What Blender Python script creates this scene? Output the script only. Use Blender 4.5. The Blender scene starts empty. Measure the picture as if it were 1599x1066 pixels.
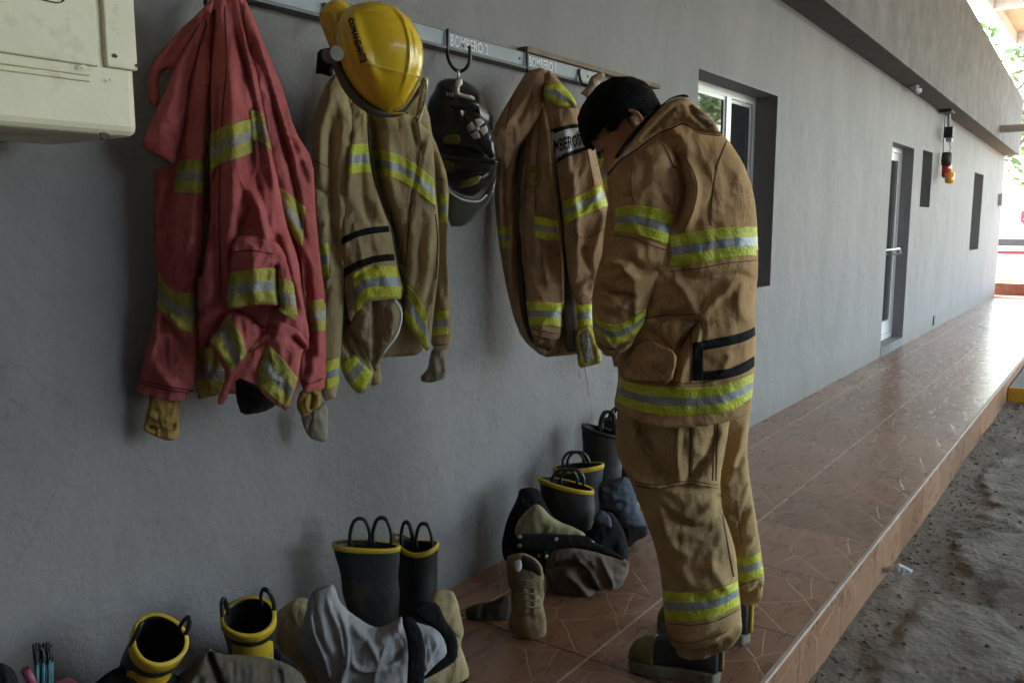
import bpy, bmesh, math, random
import numpy as np
from mathutils import Vector, Matrix, noise, geometry
from mathutils.bvhtree import BVHTree
random.seed(7)
S = bpy.context.scene
COL = S.collection
# ---------------------------------------------------------------- camera
PW, PH = 1599, 1066
FP = 1340.0
PITCH = math.atan((PH/2-345)/FP)
BETA = math.atan((1770-PW/2)/(FP/math.cos(PITCH)))
CAM = Vector((0, 0, 1.3))
fh = Vector((math.cos(BETA), math.sin(BETA), 0))
RV = Vector((math.sin(BETA), -math.cos(BETA), 0))
FV = fh*math.cos(PITCH)+Vector((0, 0, -math.sin(PITCH)))
UV = RV.cross(FV)
cam = bpy.data.cameras.new('camera')
camo = bpy.data.objects.new('camera', cam); COL.objects.link(camo)
cam.sensor_width = 36; cam.lens = 36*FP/PW
cam.clip_start = 0.02; cam.clip_end = 600
camo.matrix_world = Matrix(((RV.x, UV.x, -FV.x, CAM.x), (RV.y, UV.y, -FV.y, CAM.y), (RV.z, UV.z, -FV.z, CAM.z), (0, 0, 0, 1)))
S.camera = camo
# ---------------------------------------------------------------- light
SUN_EL, SUN_AZ = math.radians(52), math.radians(62)      # azimuth from +X towards +Y: the sun stands behind the building
w = bpy.data.worlds.new('World'); S.world = w; w.use_nodes = True
nt = w.node_tree
sky = nt.nodes.new('ShaderNodeTexSky'); sky.sky_type = 'NISHITA'; sky.sun_disc = False
sky.sun_elevation = SUN_EL; sky.sun_rotation = math.radians(90)-SUN_AZ
sky.air_density = 1.4; sky.dust_density = 3.2; sky.ozone_density = 1.0
bg = nt.nodes['Background']; bg.inputs['Strength'].default_value = 0.15
nt.links.new(sky.outputs[0], bg.inputs['Color'])
sl = bpy.data.lights.new('sun', 'SUN'); sl.energy = 4.0; sl.angle = math.radians(0.5); sl.color = (1, .95, .87)
so = bpy.data.objects.new('sun', sl); COL.objects.link(so)
sd = Vector((math.cos(SUN_EL)*math.cos(SUN_AZ), math.cos(SUN_EL)*math.sin(SUN_AZ), math.sin(SUN_EL)))
so.rotation_euler = sd.to_track_quat('Z', 'Y').to_euler(); so.location = (5, 8, 9)
S.view_settings.view_transform = 'Standard'; S.view_settings.look = 'None'
S.view_settings.exposure = 4.25; S.view_settings.gamma = 1
S.cycles.max_bounces = 8; S.cycles.diffuse_bounces = 4
S.cycles.use_denoising = True
# ---------------------------------------------------------------- picture geometry helpers
def ray(x, y): return FV+RV*((x-PW/2)/FP)-UV*((y-PH/2)/FP)
def on(px, py, X=None, Y=None, Z=None):
    d = ray(px, py)
    t = (X-CAM.x)/d.x if X is not None else (Y-CAM.y)/d.y if Y is not None else (Z-CAM.z)/d.z
    return CAM+d*t
# ---------------------------------------------------------------- materials
def hexl(r, g, b): return (r, g, b, 1)
def mat(name, base, rough=.8, metal=0, var=.12, nscale=14, bump=.15, bscale=60, spec=.5, coat=0, base2=None, weave=0, dirt=None, dirt_scale=5, dirt_thr=.55, coords='Object', sheen=0, fabricky=0):
    m = bpy.data.materials.new(name); m.use_nodes = True
    n, l = m.node_tree.nodes, m.node_tree.links
    p = n['Principled BSDF']; p.inputs['Roughness'].default_value = rough; p.inputs['Metallic'].default_value = metal
    p.inputs['Specular IOR Level'].default_value = spec
    if coat: p.inputs['Coat Weight'].default_value = coat; p.inputs['Coat Roughness'].default_value = .08
    if sheen: p.inputs['Sheen Weight'].default_value = sheen
    tc = n.new('ShaderNodeTexCoord')
    nz = n.new('ShaderNodeTexNoise'); nz.inputs['Scale'].default_value = nscale; nz.inputs['Detail'].default_value = 6; nz.inputs['Roughness'].default_value = .65
    l.new(tc.outputs[coords], nz.inputs['Vector'])
    r = n.new('ShaderNodeValToRGB'); r.color_ramp.elements[0].position = .3; r.color_ramp.elements[1].position = .7
    b2 = base2 or tuple(min(1, c*(1+var)) for c in base); b1 = tuple(c*(1-var) for c in base) if not base2 else base
    r.color_ramp.elements[0].color = (*b1, 1); r.color_ramp.elements[1].color = (*b2, 1)
    l.new(nz.outputs[0], r.inputs[0]); col = r.outputs[0]
    if dirt:
        nd = n.new('ShaderNodeTexNoise'); nd.inputs['Scale'].default_value = dirt_scale; nd.inputs['Detail'].default_value = 8; nd.inputs['Roughness'].default_value = .7
        l.new(tc.outputs[coords], nd.inputs['Vector'])
        rd = n.new('ShaderNodeValToRGB'); rd.color_ramp.elements[0].position = dirt_thr; rd.color_ramp.elements[1].position = dirt_thr+.14
        l.new(nd.outputs[0], rd.inputs[0])
        mx = n.new('ShaderNodeMixRGB'); mx.inputs[2].default_value = (*dirt, 1)
        mul = n.new('ShaderNodeMath'); mul.operation = 'MULTIPLY'; mul.inputs[1].default_value = .6
        l.new(rd.outputs[0], mul.inputs[0]); l.new(mul.outputs[0], mx.inputs[0]); l.new(col, mx.inputs[1]); col = mx.outputs[0]
    l.new(col, p.inputs['Base Color'])
    if bump:
        nb = n.new('ShaderNodeTexNoise'); nb.inputs['Scale'].default_value = bscale; nb.inputs['Detail'].default_value = 5
        l.new(tc.outputs[coords], nb.inputs['Vector'])
        bp = n.new('ShaderNodeBump'); bp.inputs['Strength'].default_value = bump; bp.inputs['Distance'].default_value = .01
        h = nb.outputs[0]
        if weave:
            wv = n.new('ShaderNodeTexWave'); wv.inputs['Scale'].default_value = weave; wv.inputs['Distortion'].default_value = 1.5
            wv.inputs['Detail'].default_value = 2; l.new(tc.outputs[coords], wv.inputs['Vector'])
            ad = n.new('ShaderNodeMath'); ad.operation = 'MULTIPLY_ADD'; ad.inputs[1].default_value = .25
            l.new(wv.outputs[0], ad.inputs[0]); l.new(h, ad.inputs[2]); h = ad.outputs[0]
        if fabricky:
            mpw = n.new('ShaderNodeMapping'); mpw.inputs['Scale'].default_value = (1, 1, .45); mpw.inputs['Rotation'].default_value = (.3, .2, 0); l.new(tc.outputs[coords], mpw.inputs[0])
            nw = n.new('ShaderNodeTexNoise'); nw.inputs['Scale'].default_value = 17; nw.inputs['Detail'].default_value = 4; nw.inputs['Distortion'].default_value = 1.4; l.new(mpw.outputs[0], nw.inputs['Vector'])
            s1 = n.new('ShaderNodeMath'); s1.operation = 'SUBTRACT'; s1.inputs[1].default_value = .5; l.new(nw.outputs[0], s1.inputs[0])
            s2 = n.new('ShaderNodeMath'); s2.operation = 'ABSOLUTE'; l.new(s1.outputs[0], s2.inputs[0])
            s3 = n.new('ShaderNodeMath'); s3.operation = 'MULTIPLY_ADD'; s3.inputs[1].default_value = fabricky; l.new(s2.outputs[0], s3.inputs[0]); l.new(h, s3.inputs[2]); h = s3.outputs[0]
        l.new(h, bp.inputs['Height']); l.new(bp.outputs[0], p.inputs['Normal'])
    return m
# ---------------------------------------------------------------- object helpers
def link(name, me, m=None, parent=None):
    o = bpy.data.objects.new(name, me); COL.objects.link(o)
    if m is not None:
        for q in (m if isinstance(m, (list, tuple)) else [m]): me.materials.append(q)
    if parent: o.parent = parent
    return o
def thing(name, label, cat, group=None):
    o = bpy.data.objects.new(name, None); COL.objects.link(o); o.empty_display_size = .1
    o['label'] = label; o['category'] = cat
    if group: o['group'] = group
    return o
def tag(o, label, cat, group=None):
    o['label'] = label; o['category'] = cat
    if group: o['group'] = group
    return o
def struct(o): o['kind'] = 'structure'; return o
def settle(root, loc):
    "move an Empty to its thing's base while its parts stay where they are"
    root.location = loc
    for c in root.children: c.location = Vector(c.location)-Vector(loc)
class MB:
    def __init__(s): s.bm = bmesh.new()
    def box(s, lo, hi, mi=0, bev=0):
        x0, y0, z0 = lo; x1, y1, z1 = hi
        v = [s.bm.verts.new(p) for p in ((x0,y0,z0),(x1,y0,z0),(x1,y1,z0),(x0,y1,z0),(x0,y0,z1),(x1,y0,z1),(x1,y1,z1),(x0,y1,z1))]
        fs = [s.bm.faces.new([v[i] for i in f]) for f in ((0,3,2,1),(4,5,6,7),(0,1,5,4),(1,2,6,5),(2,3,7,6),(3,0,4,7))]
        for f in fs: f.material_index = mi
        if bev:
            es = list({e for f in fs for e in f.edges})
            bmesh.ops.bevel(s.bm, geom=es, offset=bev, segments=3, affect='EDGES', profile=.5)
        return s
    def quad(s, a, b, c, d, mi=0):
        f = s.bm.faces.new([s.bm.verts.new(p) for p in (a, b, c, d)]); f.material_index = mi; return s
    def loft(s, rings, cap=True, mi=0, closed=True):
        R = [[s.bm.verts.new(p) for p in r] for r in rings]
        n = len(R[0])
        for i in range(len(R)-1):
            for j in range(n if closed else n-1):
                f = s.bm.faces.new((R[i][j], R[i][(j+1) % n], R[i+1][(j+1) % n], R[i+1][j])); f.material_index = mi; f.smooth = True
        if cap:
            s.bm.faces.new(R[0][::-1]).material_index = mi; s.bm.faces.new(R[-1]).material_index = mi
        return s
    def tube(s, pts, r, n=8, mi=0, flat=1):
        pts = [Vector(p) for p in pts]; rings = []
        up = None
        for i, p in enumerate(pts):
            t = (pts[min(i+1, len(pts)-1)]-pts[max(i-1, 0)]).normalized()
            if up is None: up = t.orthogonal().normalized()
            up = (up-t*up.dot(t)).normalized(); b = t.cross(up)
            rr = r[i] if isinstance(r, (list, tuple)) else r
            rings.append([p+up*math.cos(a)*rr+b*math.sin(a)*rr*flat for a in [2*math.pi*k/n for k in range(n)]])
        return s.loft(rings, mi=mi)
    def build(s, name, m=None, parent=None, smooth=None):
        me = bpy.data.meshes.new(name); bmesh.ops.recalc_face_normals(s.bm, faces=s.bm.faces); s.bm.to_mesh(me); s.bm.free()
        if smooth: me.shade_smooth()
        return link(name, me, m, parent)
def spline(P, n=8, closed=False):
    P = [np.array(p, float) for p in P]; out = []; N = len(P)
    for i in range(N if closed else N-1):
        p0 = P[(i-1) % N] if closed or i > 0 else P[0]; p1 = P[i]; p2 = P[(i+1) % N]
        p3 = P[(i+2) % N] if closed or i+2 < N else P[-1]
        for k in range(n):
            t = k/n
            out.append(.5*(2*p1+(p2-p0)*t+(2*p0-5*p1+4*p2-p3)*t*t+(3*p1-p0-3*p2+p3)*t**3))
    if not closed: out.append(P[-1])
    return out
def dist_poly(Q, P, closed=False):
    "distance of points Q (n,2) to polyline P, and the parameter 0..1 along it"
    P = np.asarray(P, float); A = P if closed else P[:-1]; B = np.roll(P, -1, 0) if closed else P[1:]
    best = np.full(len(Q), 1e9); par = np.zeros(len(Q)); side = np.zeros(len(Q))
    L = np.linalg.norm(B-A, axis=1); cum = np.concatenate([[0], np.cumsum(L)]); tot = cum[-1]+1e-9
    for i in range(len(A)):
        d = B[i]-A[i]; l2 = d@d+1e-12
        t = np.clip(((Q-A[i])@d)/l2, 0, 1); c = A[i]+t[:, None]*d; q = Q-c
        dd = np.hypot(q[:, 0], q[:, 1]); k = dd < best
        best[k] = dd[k]; par[k] = ((cum[i]+t*L[i])/tot)[k]; side[k] = np.sign(d[0]*q[:, 1]-d[1]*q[:, 0])[k]
    return best, par, side
def inside(Q, P):
    P = np.asarray(P, float); x, y = Q[:, 0], Q[:, 1]; r = np.zeros(len(Q), bool); j = len(P)-1
    for i in range(len(P)):
        xi, yi = P[i]; xj, yj = P[j]
        c = ((yi > y) != (yj > y)) & (x < (xj-xi)*(y-yi)/((yj-yi) if yj != yi else 1e-9)+xi)
        r ^= c; j = i
    return r
def resample(P, h, closed=True):
    P = np.asarray(P, float); A = P; B = np.roll(P, -1, 0) if closed else P[1:]
    if not closed: A = P[:-1]
    out = []
    for a, b in zip(A, B):
        n = max(1, int(round(np.linalg.norm(b-a)/h)))
        for k in range(n): out.append(a+(b-a)*k/n)
    if not closed: out.append(P[-1])
    return np.array(out)
def chaikin(P, it=1):
    P = np.asarray(P, float)
    for _ in range(it):
        Q = np.roll(P, -1, 0); P = np.stack([.8*P+.2*Q, .2*P+.8*Q], 1).reshape(-1, 2)
    return P
def tri_mesh(P, h):
    "triangulate a polygon with an even inner lattice"
    B = resample(P, h); x0, y0 = B.min(0); x1, y1 = B.max(0)
    ys = np.arange(y0, y1, h*.866); pts = []
    for k, y in enumerate(ys):
        xs = np.arange(x0+(h/2 if k % 2 else 0), x1, h); pts.append(np.stack([xs, np.full(len(xs), y)], 1))
    G = np.concatenate(pts); G = G[inside(G, B)]
    if len(G): G = G[dist_poly(G, B, True)[0] > .55*h]
    V = np.concatenate([B, G]); nb = len(B)
    r = geometry.delaunay_2d_cdt([Vector(v) for v in V], [(i, (i+1) % nb) for i in range(nb)], [], 1, 1e-5)
    return np.array([(v.x, v.y) for v in r[0]]), [tuple(f) for f in r[2]], B
def poisson(V, F, h, opn=None):
    n = len(V); E = set(); cnt = {}
    for f in F:
        for a, b in ((f[0], f[1]), (f[1], f[2]), (f[2], f[0])):
            k = (min(a, b), max(a, b)); E.add(k); cnt[k] = cnt.get(k, 0)+1
    E = np.array(list(E)); bd = np.zeros(n, bool)
    bedges = [k for k, c in cnt.items() if c == 1]
    for a, b in bedges: bd[a] = bd[b] = True
    if opn is not None: bd &= ~opn
    i, j = E[:, 0], E[:, 1]
    deg = np.bincount(i, minlength=n)+np.bincount(j, minlength=n)
    free = (~bd).astype(float)
    def A(u):
        return free*(deg*u-np.bincount(i, u[j], n)-np.bincount(j, u[i], n))
    b = free*.25*deg*h*h; u = np.zeros(n); r = b.copy(); p = r.copy(); rs = r@r
    for _ in range(600):
        if rs < 1e-6: break
        Ap = A(p); al = rs/(p@Ap+1e-20); u += al*p; r -= al*Ap; r *= free; rn = r@r; p = r+p*rn/rs; rs = rn
    return u, bedges
BV = {}
def relief(name, pts, m, parent=None, tf=(0, 0, 1), at=None, P0=None, n=None, k=.9, T=.12, d0=0, kb=.6, folds=(), amp=.004, wsc=30, wst=2.2, wdir=90, fine=.0012, h=3.6, wall=1.868, floor=None, smooth=1, seed=0, lean=(0, 0), em=9, opens=(), auto=None, cap=None, fm=1.45, am=1.0):
    """cloth or shell piece: its outline stands in a vertical plane at its true distance (at = (px,py,Y)), and both faces bulge from it.
    folds: (points, width px, height m[, 'step']) ; lean = metres of offset towards the viewer per px in x and y from the outline's centre"""
    xo, yo, sc = tf
    T2 = lambda q: (xo+q[0]/sc, yo+q[1]/sc)
    P = np.array([T2(q) for q in pts], float)
    if smooth: P = chaikin(P, smooth)
    if P0 is None: P0 = on(at[0], at[1], Y=at[2])
    if n is None:
        n = Vector((CAM.x-P0.x, CAM.y-P0.y, 0)).normalized()
    n = Vector(n).normalized()
    V, F, B = tri_mesh(P, h)
    opn = None
    if opens:
        opn = np.zeros(len(V), bool)
        for ed in opens: opn |= dist_poly(V, np.array([T2(q) for q in ed], float))[0] < 3.6+.4*h
    u, be = poisson(V, F, h, opn); u = np.maximum(u, 0)
    mpp = (P0-CAM).dot(FV)/FP
    H = np.sqrt(2*u)
    hm = k*H*mpp; hm = T*np.tanh(hm/T)
    mask = np.clip(H/em, 0, 1); mask = mask*mask*(3-2*mask)
    D = hm.copy()
    fl = [(np.array([T2(q) for q in (spline(f[0], 4) if len(f[0]) > 2 else f[0])]), f[1], f[2]*fm, *f[3:]) for f in folds]
    if auto:
        cnt, ang, spr, L0, L1, w0, w1, h0, h1 = auto; rr = random.Random(seed*13+5); lo, hi = P.min(0), P.max(0); tries = 0
        while cnt > 0 and tries < 900:
            tries += 1
            c = np.array([rr.uniform(lo[0], hi[0]), rr.uniform(lo[1], hi[1])])
            if not inside(c[None], P)[0]: continue
            a = math.radians(ang+rr.gauss(0, spr)); L = rr.uniform(L0, L1); d = np.array([math.cos(a), math.sin(a)]); nrm = np.array([-d[1], d[0]]); bw = rr.gauss(0, .10)*L
            pts_ = [c-d*L/2, c-d*L/6+nrm*bw, c+d*L/6+nrm*bw*rr.uniform(.2, 1), c+d*L/2+nrm*rr.gauss(0, .05)*L]
            fl.append((np.array(spline(pts_, 4)), rr.uniform(w0, w1), am*rr.uniform(h0, h1)*rr.choice((1, 1, -1)), rr.choice(('step', 'pets', 'soft', 'soft')))); cnt -= 1
    for f in fl:
        fp = f[0]; wd = f[1]
        dd, pr, sd = dist_poly(V, fp)
        tp = np.clip(np.minimum(pr, 1-pr)/.18, 0, 1) if len(f) < 4 or 'open' not in f[3] else 1.0
        if len(f) > 3 and 'step' in f[3]:
            g = np.where(sd > 0, np.exp(-(dd/wd)**2), np.exp(-(dd/(wd*.22))**2))
        elif len(f) > 3 and 'pets' in f[3]:
            g = np.where(sd < 0, np.exp(-(dd/wd)**2), np.exp(-(dd/(wd*.22))**2))
        else: g = np.exp(-(dd/wd)**2)
        D += mask*f[2]*g*tp
    if amp or fine:
        ca, sa = math.cos(math.radians(wdir)), math.sin(math.radians(wdir))
        a = (V[:, 0]*ca+V[:, 1]*sa)/(wsc*wst); b = (-V[:, 0]*sa+V[:, 1]*ca)/wsc
        N = np.empty(len(V))
        for q in range(len(V)):
            x, y = a[q], b[q]
            wx = noise.noise(Vector((x*1.3+seed, y*1.3, 5.1)))*.8
            v1 = noise.noise(Vector((x+wx, y+wx, seed*3.7)))
            v2 = noise.noise(Vector((x*2.1-wx, y*2.3, seed*1.7+9)))
            v3 = noise.noise(Vector((V[q, 0]/9., V[q, 1]/9., seed+.5)))
            N[q] = amp*(v1*1.2+(.6-2.2*abs(v2)))+fine*v3*2
        D += mask*N
    c0 = P.mean(0)
    D0 = d0+lean[0]*(V[:, 0]-c0[0])+lean[1]*(V[:, 1]-c0[1]); Db = -kb*hm
    den = [ray(x, y) for x, y in V]
    base = [CAM+d*(((P0-CAM).dot(n)+float(o_))/d.dot(n)) for d, o_ in zip(den, D0)]
    bset = set(v for e in be for v in e)
    if opn is not None: bset -= set(int(v) for v in np.nonzero(opn)[0])
    nv = len(V); co = []; back = {}
    def lim(p):
        if wall is not None and p.y > wall: p.y = wall-.002*min(1, (p.y-wall)/.1)
        if floor is not None and p.z < floor: p.z = floor
        return p
    for q in range(nv): co.append(lim(base[q]+n*float(D[q])))
    for q in range(nv):
        if q not in bset: back[q] = len(co); co.append(lim(base[q]+n*float(min(Db[q], D[q]-.002))))
    faces = []
    for f in F:
        a, b, c = f; ax = (V[b, 0]-V[a, 0])*(V[c, 1]-V[a, 1])-(V[b, 1]-V[a, 1])*(V[c, 0]-V[a, 0])
        if ax > 0: f = (a, c, b)
        faces.append(f)
    for f in list(faces):
        g = tuple(back.get(x, x) for x in f)
        if g != f: faces.append(g[::-1])
    nf = len(faces)
    if opn is not None:
        # the open end: turn the rim inwards and close it a little way up inside
        for a, b in be:
            if a in back or b in back:
                loop = [a, b] + ([back[b]] if b in back else []) + ([back[a]] if a in back else [])
                faces.append(tuple(loop))
    me = bpy.data.meshes.new(name); me.from_pydata([tuple(c) for c in co], [], faces); me.update(); me.shade_smooth()
    o = link(name, me, m, parent)
    if opn is not None and cap is not None:
        me.materials.append(cap)
        for q in range(nf, len(faces)): me.polygons[q].material_index = 1; me.polygons[q].use_smooth = False
    BV[o.name] = BVHTree.FromPolygons(co, faces)
    o['_b'] = o.name
    return o
def bvh_of(hosts):
    out = []
    for hst in (hosts if isinstance(hosts, (list, tuple)) else [hosts]): out.append(BV[hst['_b']])
    return out
def cast(bv, x, y):
    d = ray(x, y); d.normalize(); best = None
    for b in bv:
        r = b.ray_cast(CAM, d)
        if r[0] is not None and (best is None or r[3] < best[3]): best = r
    if best is None:
        return None
    return best[0], best[1], d
def shell_from(name, V, F, hosts, m, parent, off=.003, mids=None, maxgap=.06):
    bv = bvh_of(hosts); top = []; ok = []
    for x, y in V:
        r = cast(bv, x, y)
        if r is None: top.append(None); continue
        p, nn, d = r
        if nn.dot(d) > 0: nn = -nn
        top.append((p+nn*off*.4-d*off*.6, p+d*.0015))
    idx = {}; co = []
    for q, t in enumerate(top):
        if t: idx[q] = len(co); co.append(t[0])
    bidx = {}
    for q, t in enumerate(top):
        if t: bidx[q] = len(co); co.append(t[1])
    faces = []; mi = []; cnt = {}
    for fi, f in enumerate(F):
        if all(v in idx for v in f):
            ps = [co[idx[v]] for v in f]
            if max((ps[a]-ps[a-1]).length for a in range(len(ps))) > maxgap: continue
            faces.append(tuple(idx[v] for v in f)); mi.append(mids[fi] if mids else 0)
            for a in range(len(f)):
                e = (f[a-1], f[a]); k2 = (min(e), max(e)); cnt.setdefault(k2, []).append((e, mi[-1]))
    for k2, l in cnt.items():
        if len(l) == 1:
            (a, b), mm = l[0]; faces.append((idx[b], idx[a], bidx[a], bidx[b])); mi.append(mm)
    me = bpy.data.meshes.new(name); me.from_pydata([tuple(c) for c in co], [], faces)
    for p, q in zip(me.polygons, mi): p.material_index = q; p.use_smooth = True
    me.update()
    return link(name, me, m, parent)
def stripe(name, top, bot, hosts, m, parent, tf=(0, 0, 1), off=.003, rows=(0, .31, .36, .64, .69, 1), mids=(0, 0, 1, 0, 0), h=3.2, edge=.0):
    "band between two traced edges laid on the host surface; the middle row carries the silver"
    xo, yo, sc = tf
    A = np.array([(xo+x/sc, yo+y/sc) for x, y in spline(top, 4)]); Bp = np.array([(xo+x/sc, yo+y/sc) for x, y in spline(bot, 4)])
    def even(P, n):
        L = np.concatenate([[0], np.cumsum(np.linalg.norm(np.diff(P, axis=0), axis=1))]); t = np.linspace(0, L[-1], n)
        return np.stack([np.interp(t, L, P[:, 0]), np.interp(t, L, P[:, 1])], 1)
    L = np.linalg.norm(np.diff(A, axis=0), axis=1).sum(); n = max(3, int(L/h))
    A = even(A, n); Bp = even(Bp, n)
    hgt = np.linalg.norm(A-Bp, axis=1).mean()
    ts = []; ms = []
    for a, b, q in zip(rows[:-1], rows[1:], mids):
        kk = max(1, int(round((b-a)*hgt/h)))
        for z in range(kk): ts.append(a+(b-a)*z/kk); ms.append(q)
    ts.append(1.0)
    V = []; F = []; M = []
    for t in ts: V += [tuple(A[i]*(1-t)+Bp[i]*t) for i in range(n)]
    for r in range(len(ts)-1):
        for i in range(n-1): F.append((r*n+i, (r+1)*n+i, (r+1)*n+i+1, r*n+i+1)); M.append(ms[r])
    return shell_from(name, V, F, hosts, m, parent, off, M)
def seam(pts, hosts, parent, tf=(0, 0, 1), wd=1.7, m=None, double=0):
    "stitched seam: a narrow raised ridge of thread along a traced line"
    xo, yo, sc = tf; P = np.array([(xo+x/sc, yo+y/sc) for x, y in pts], float)
    T_ = np.gradient(P, axis=0); T_ /= np.linalg.norm(T_, axis=1)[:, None]+1e-9; N_ = np.stack([-T_[:, 1], T_[:, 0]], 1)
    for q in ((0, 5) if double else (0,)):
        stripe('seam', (P+N_*(q-wd/2)).tolist(), (P+N_*(q+wd/2)).tolist(), hosts, [m or M_seam], parent, off=.0022, rows=(0, 1), mids=(0,))
def patch(name, pts, hosts, m, parent, tf=(0, 0, 1), off=.003, h=3, smooth=0):
    xo, yo, sc = tf
    P = np.array([(xo+x/sc, yo+y/sc) for x, y in pts], float)
    if smooth: P = chaikin(P, smooth)
    V, F, B = tri_mesh(P, h)
    F = [f if ((V[f[1]][0]-V[f[0]][0])*(V[f[2]][1]-V[f[0]][1])-(V[f[1]][1]-V[f[0]][1])*(V[f[2]][0]-V[f[0]][0])) < 0 else (f[0], f[2], f[1]) for f in F]
    return shell_from(name, V, F, hosts, m, parent, off)
def text_mesh(txt, bold=.0):
    cu = bpy.data.curves.new('t', 'FONT'); cu.body = txt; cu.size = 1; cu.resolution_u = 2; cu.offset = bold
    o = bpy.data.objects.new('t', cu); COL.objects.link(o); bpy.context.view_layer.update()
    me = bpy.data.meshes.new_from_object(o.evaluated_get(bpy.context.evaluated_depsgraph_get()))
    V = np.array([v.co[:2] for v in me.vertices]); F = [tuple(p.vertices) for p in me.polygons]
    bpy.data.objects.remove(o); bpy.data.meshes.remove(me)
    V -= V.min(0); V /= V.max(0)
    return V, F
def text_on(name, txt, quad, hosts, m, parent, tf=(0, 0, 1), off=.0045, bold=.02):
    "lettering laid into the traced quad TL,TR,BR,BL"
    V, F = text_mesh(txt, bold); xo, yo, sc = tf
    q = [np.array((xo+x/sc, yo+y/sc)) for x, y in quad]
    W2 = [tuple(q[3]*(1-u)*(1-v)+q[2]*u*(1-v)+q[0]*(1-u)*v+q[1]*u*v) for u, v in V]
    return shell_from(name, W2, F, hosts, m, parent, off)
def text_flat(name, txt, o, ux, uz, wd, ht, m, parent, thick=.001, bold=.02):
    "lettering on a flat plate: origin bottom left o, directions ux (along) and uz (up)"
    V, F = text_mesh(txt, bold); o = Vector(o); ux = Vector(ux); uz = Vector(uz)
    me = bpy.data.meshes.new(name); me.from_pydata([tuple(o+ux*(u*wd)+uz*(v*ht)) for u, v in V], [], F)
    return link(name, me, m, parent)
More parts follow.
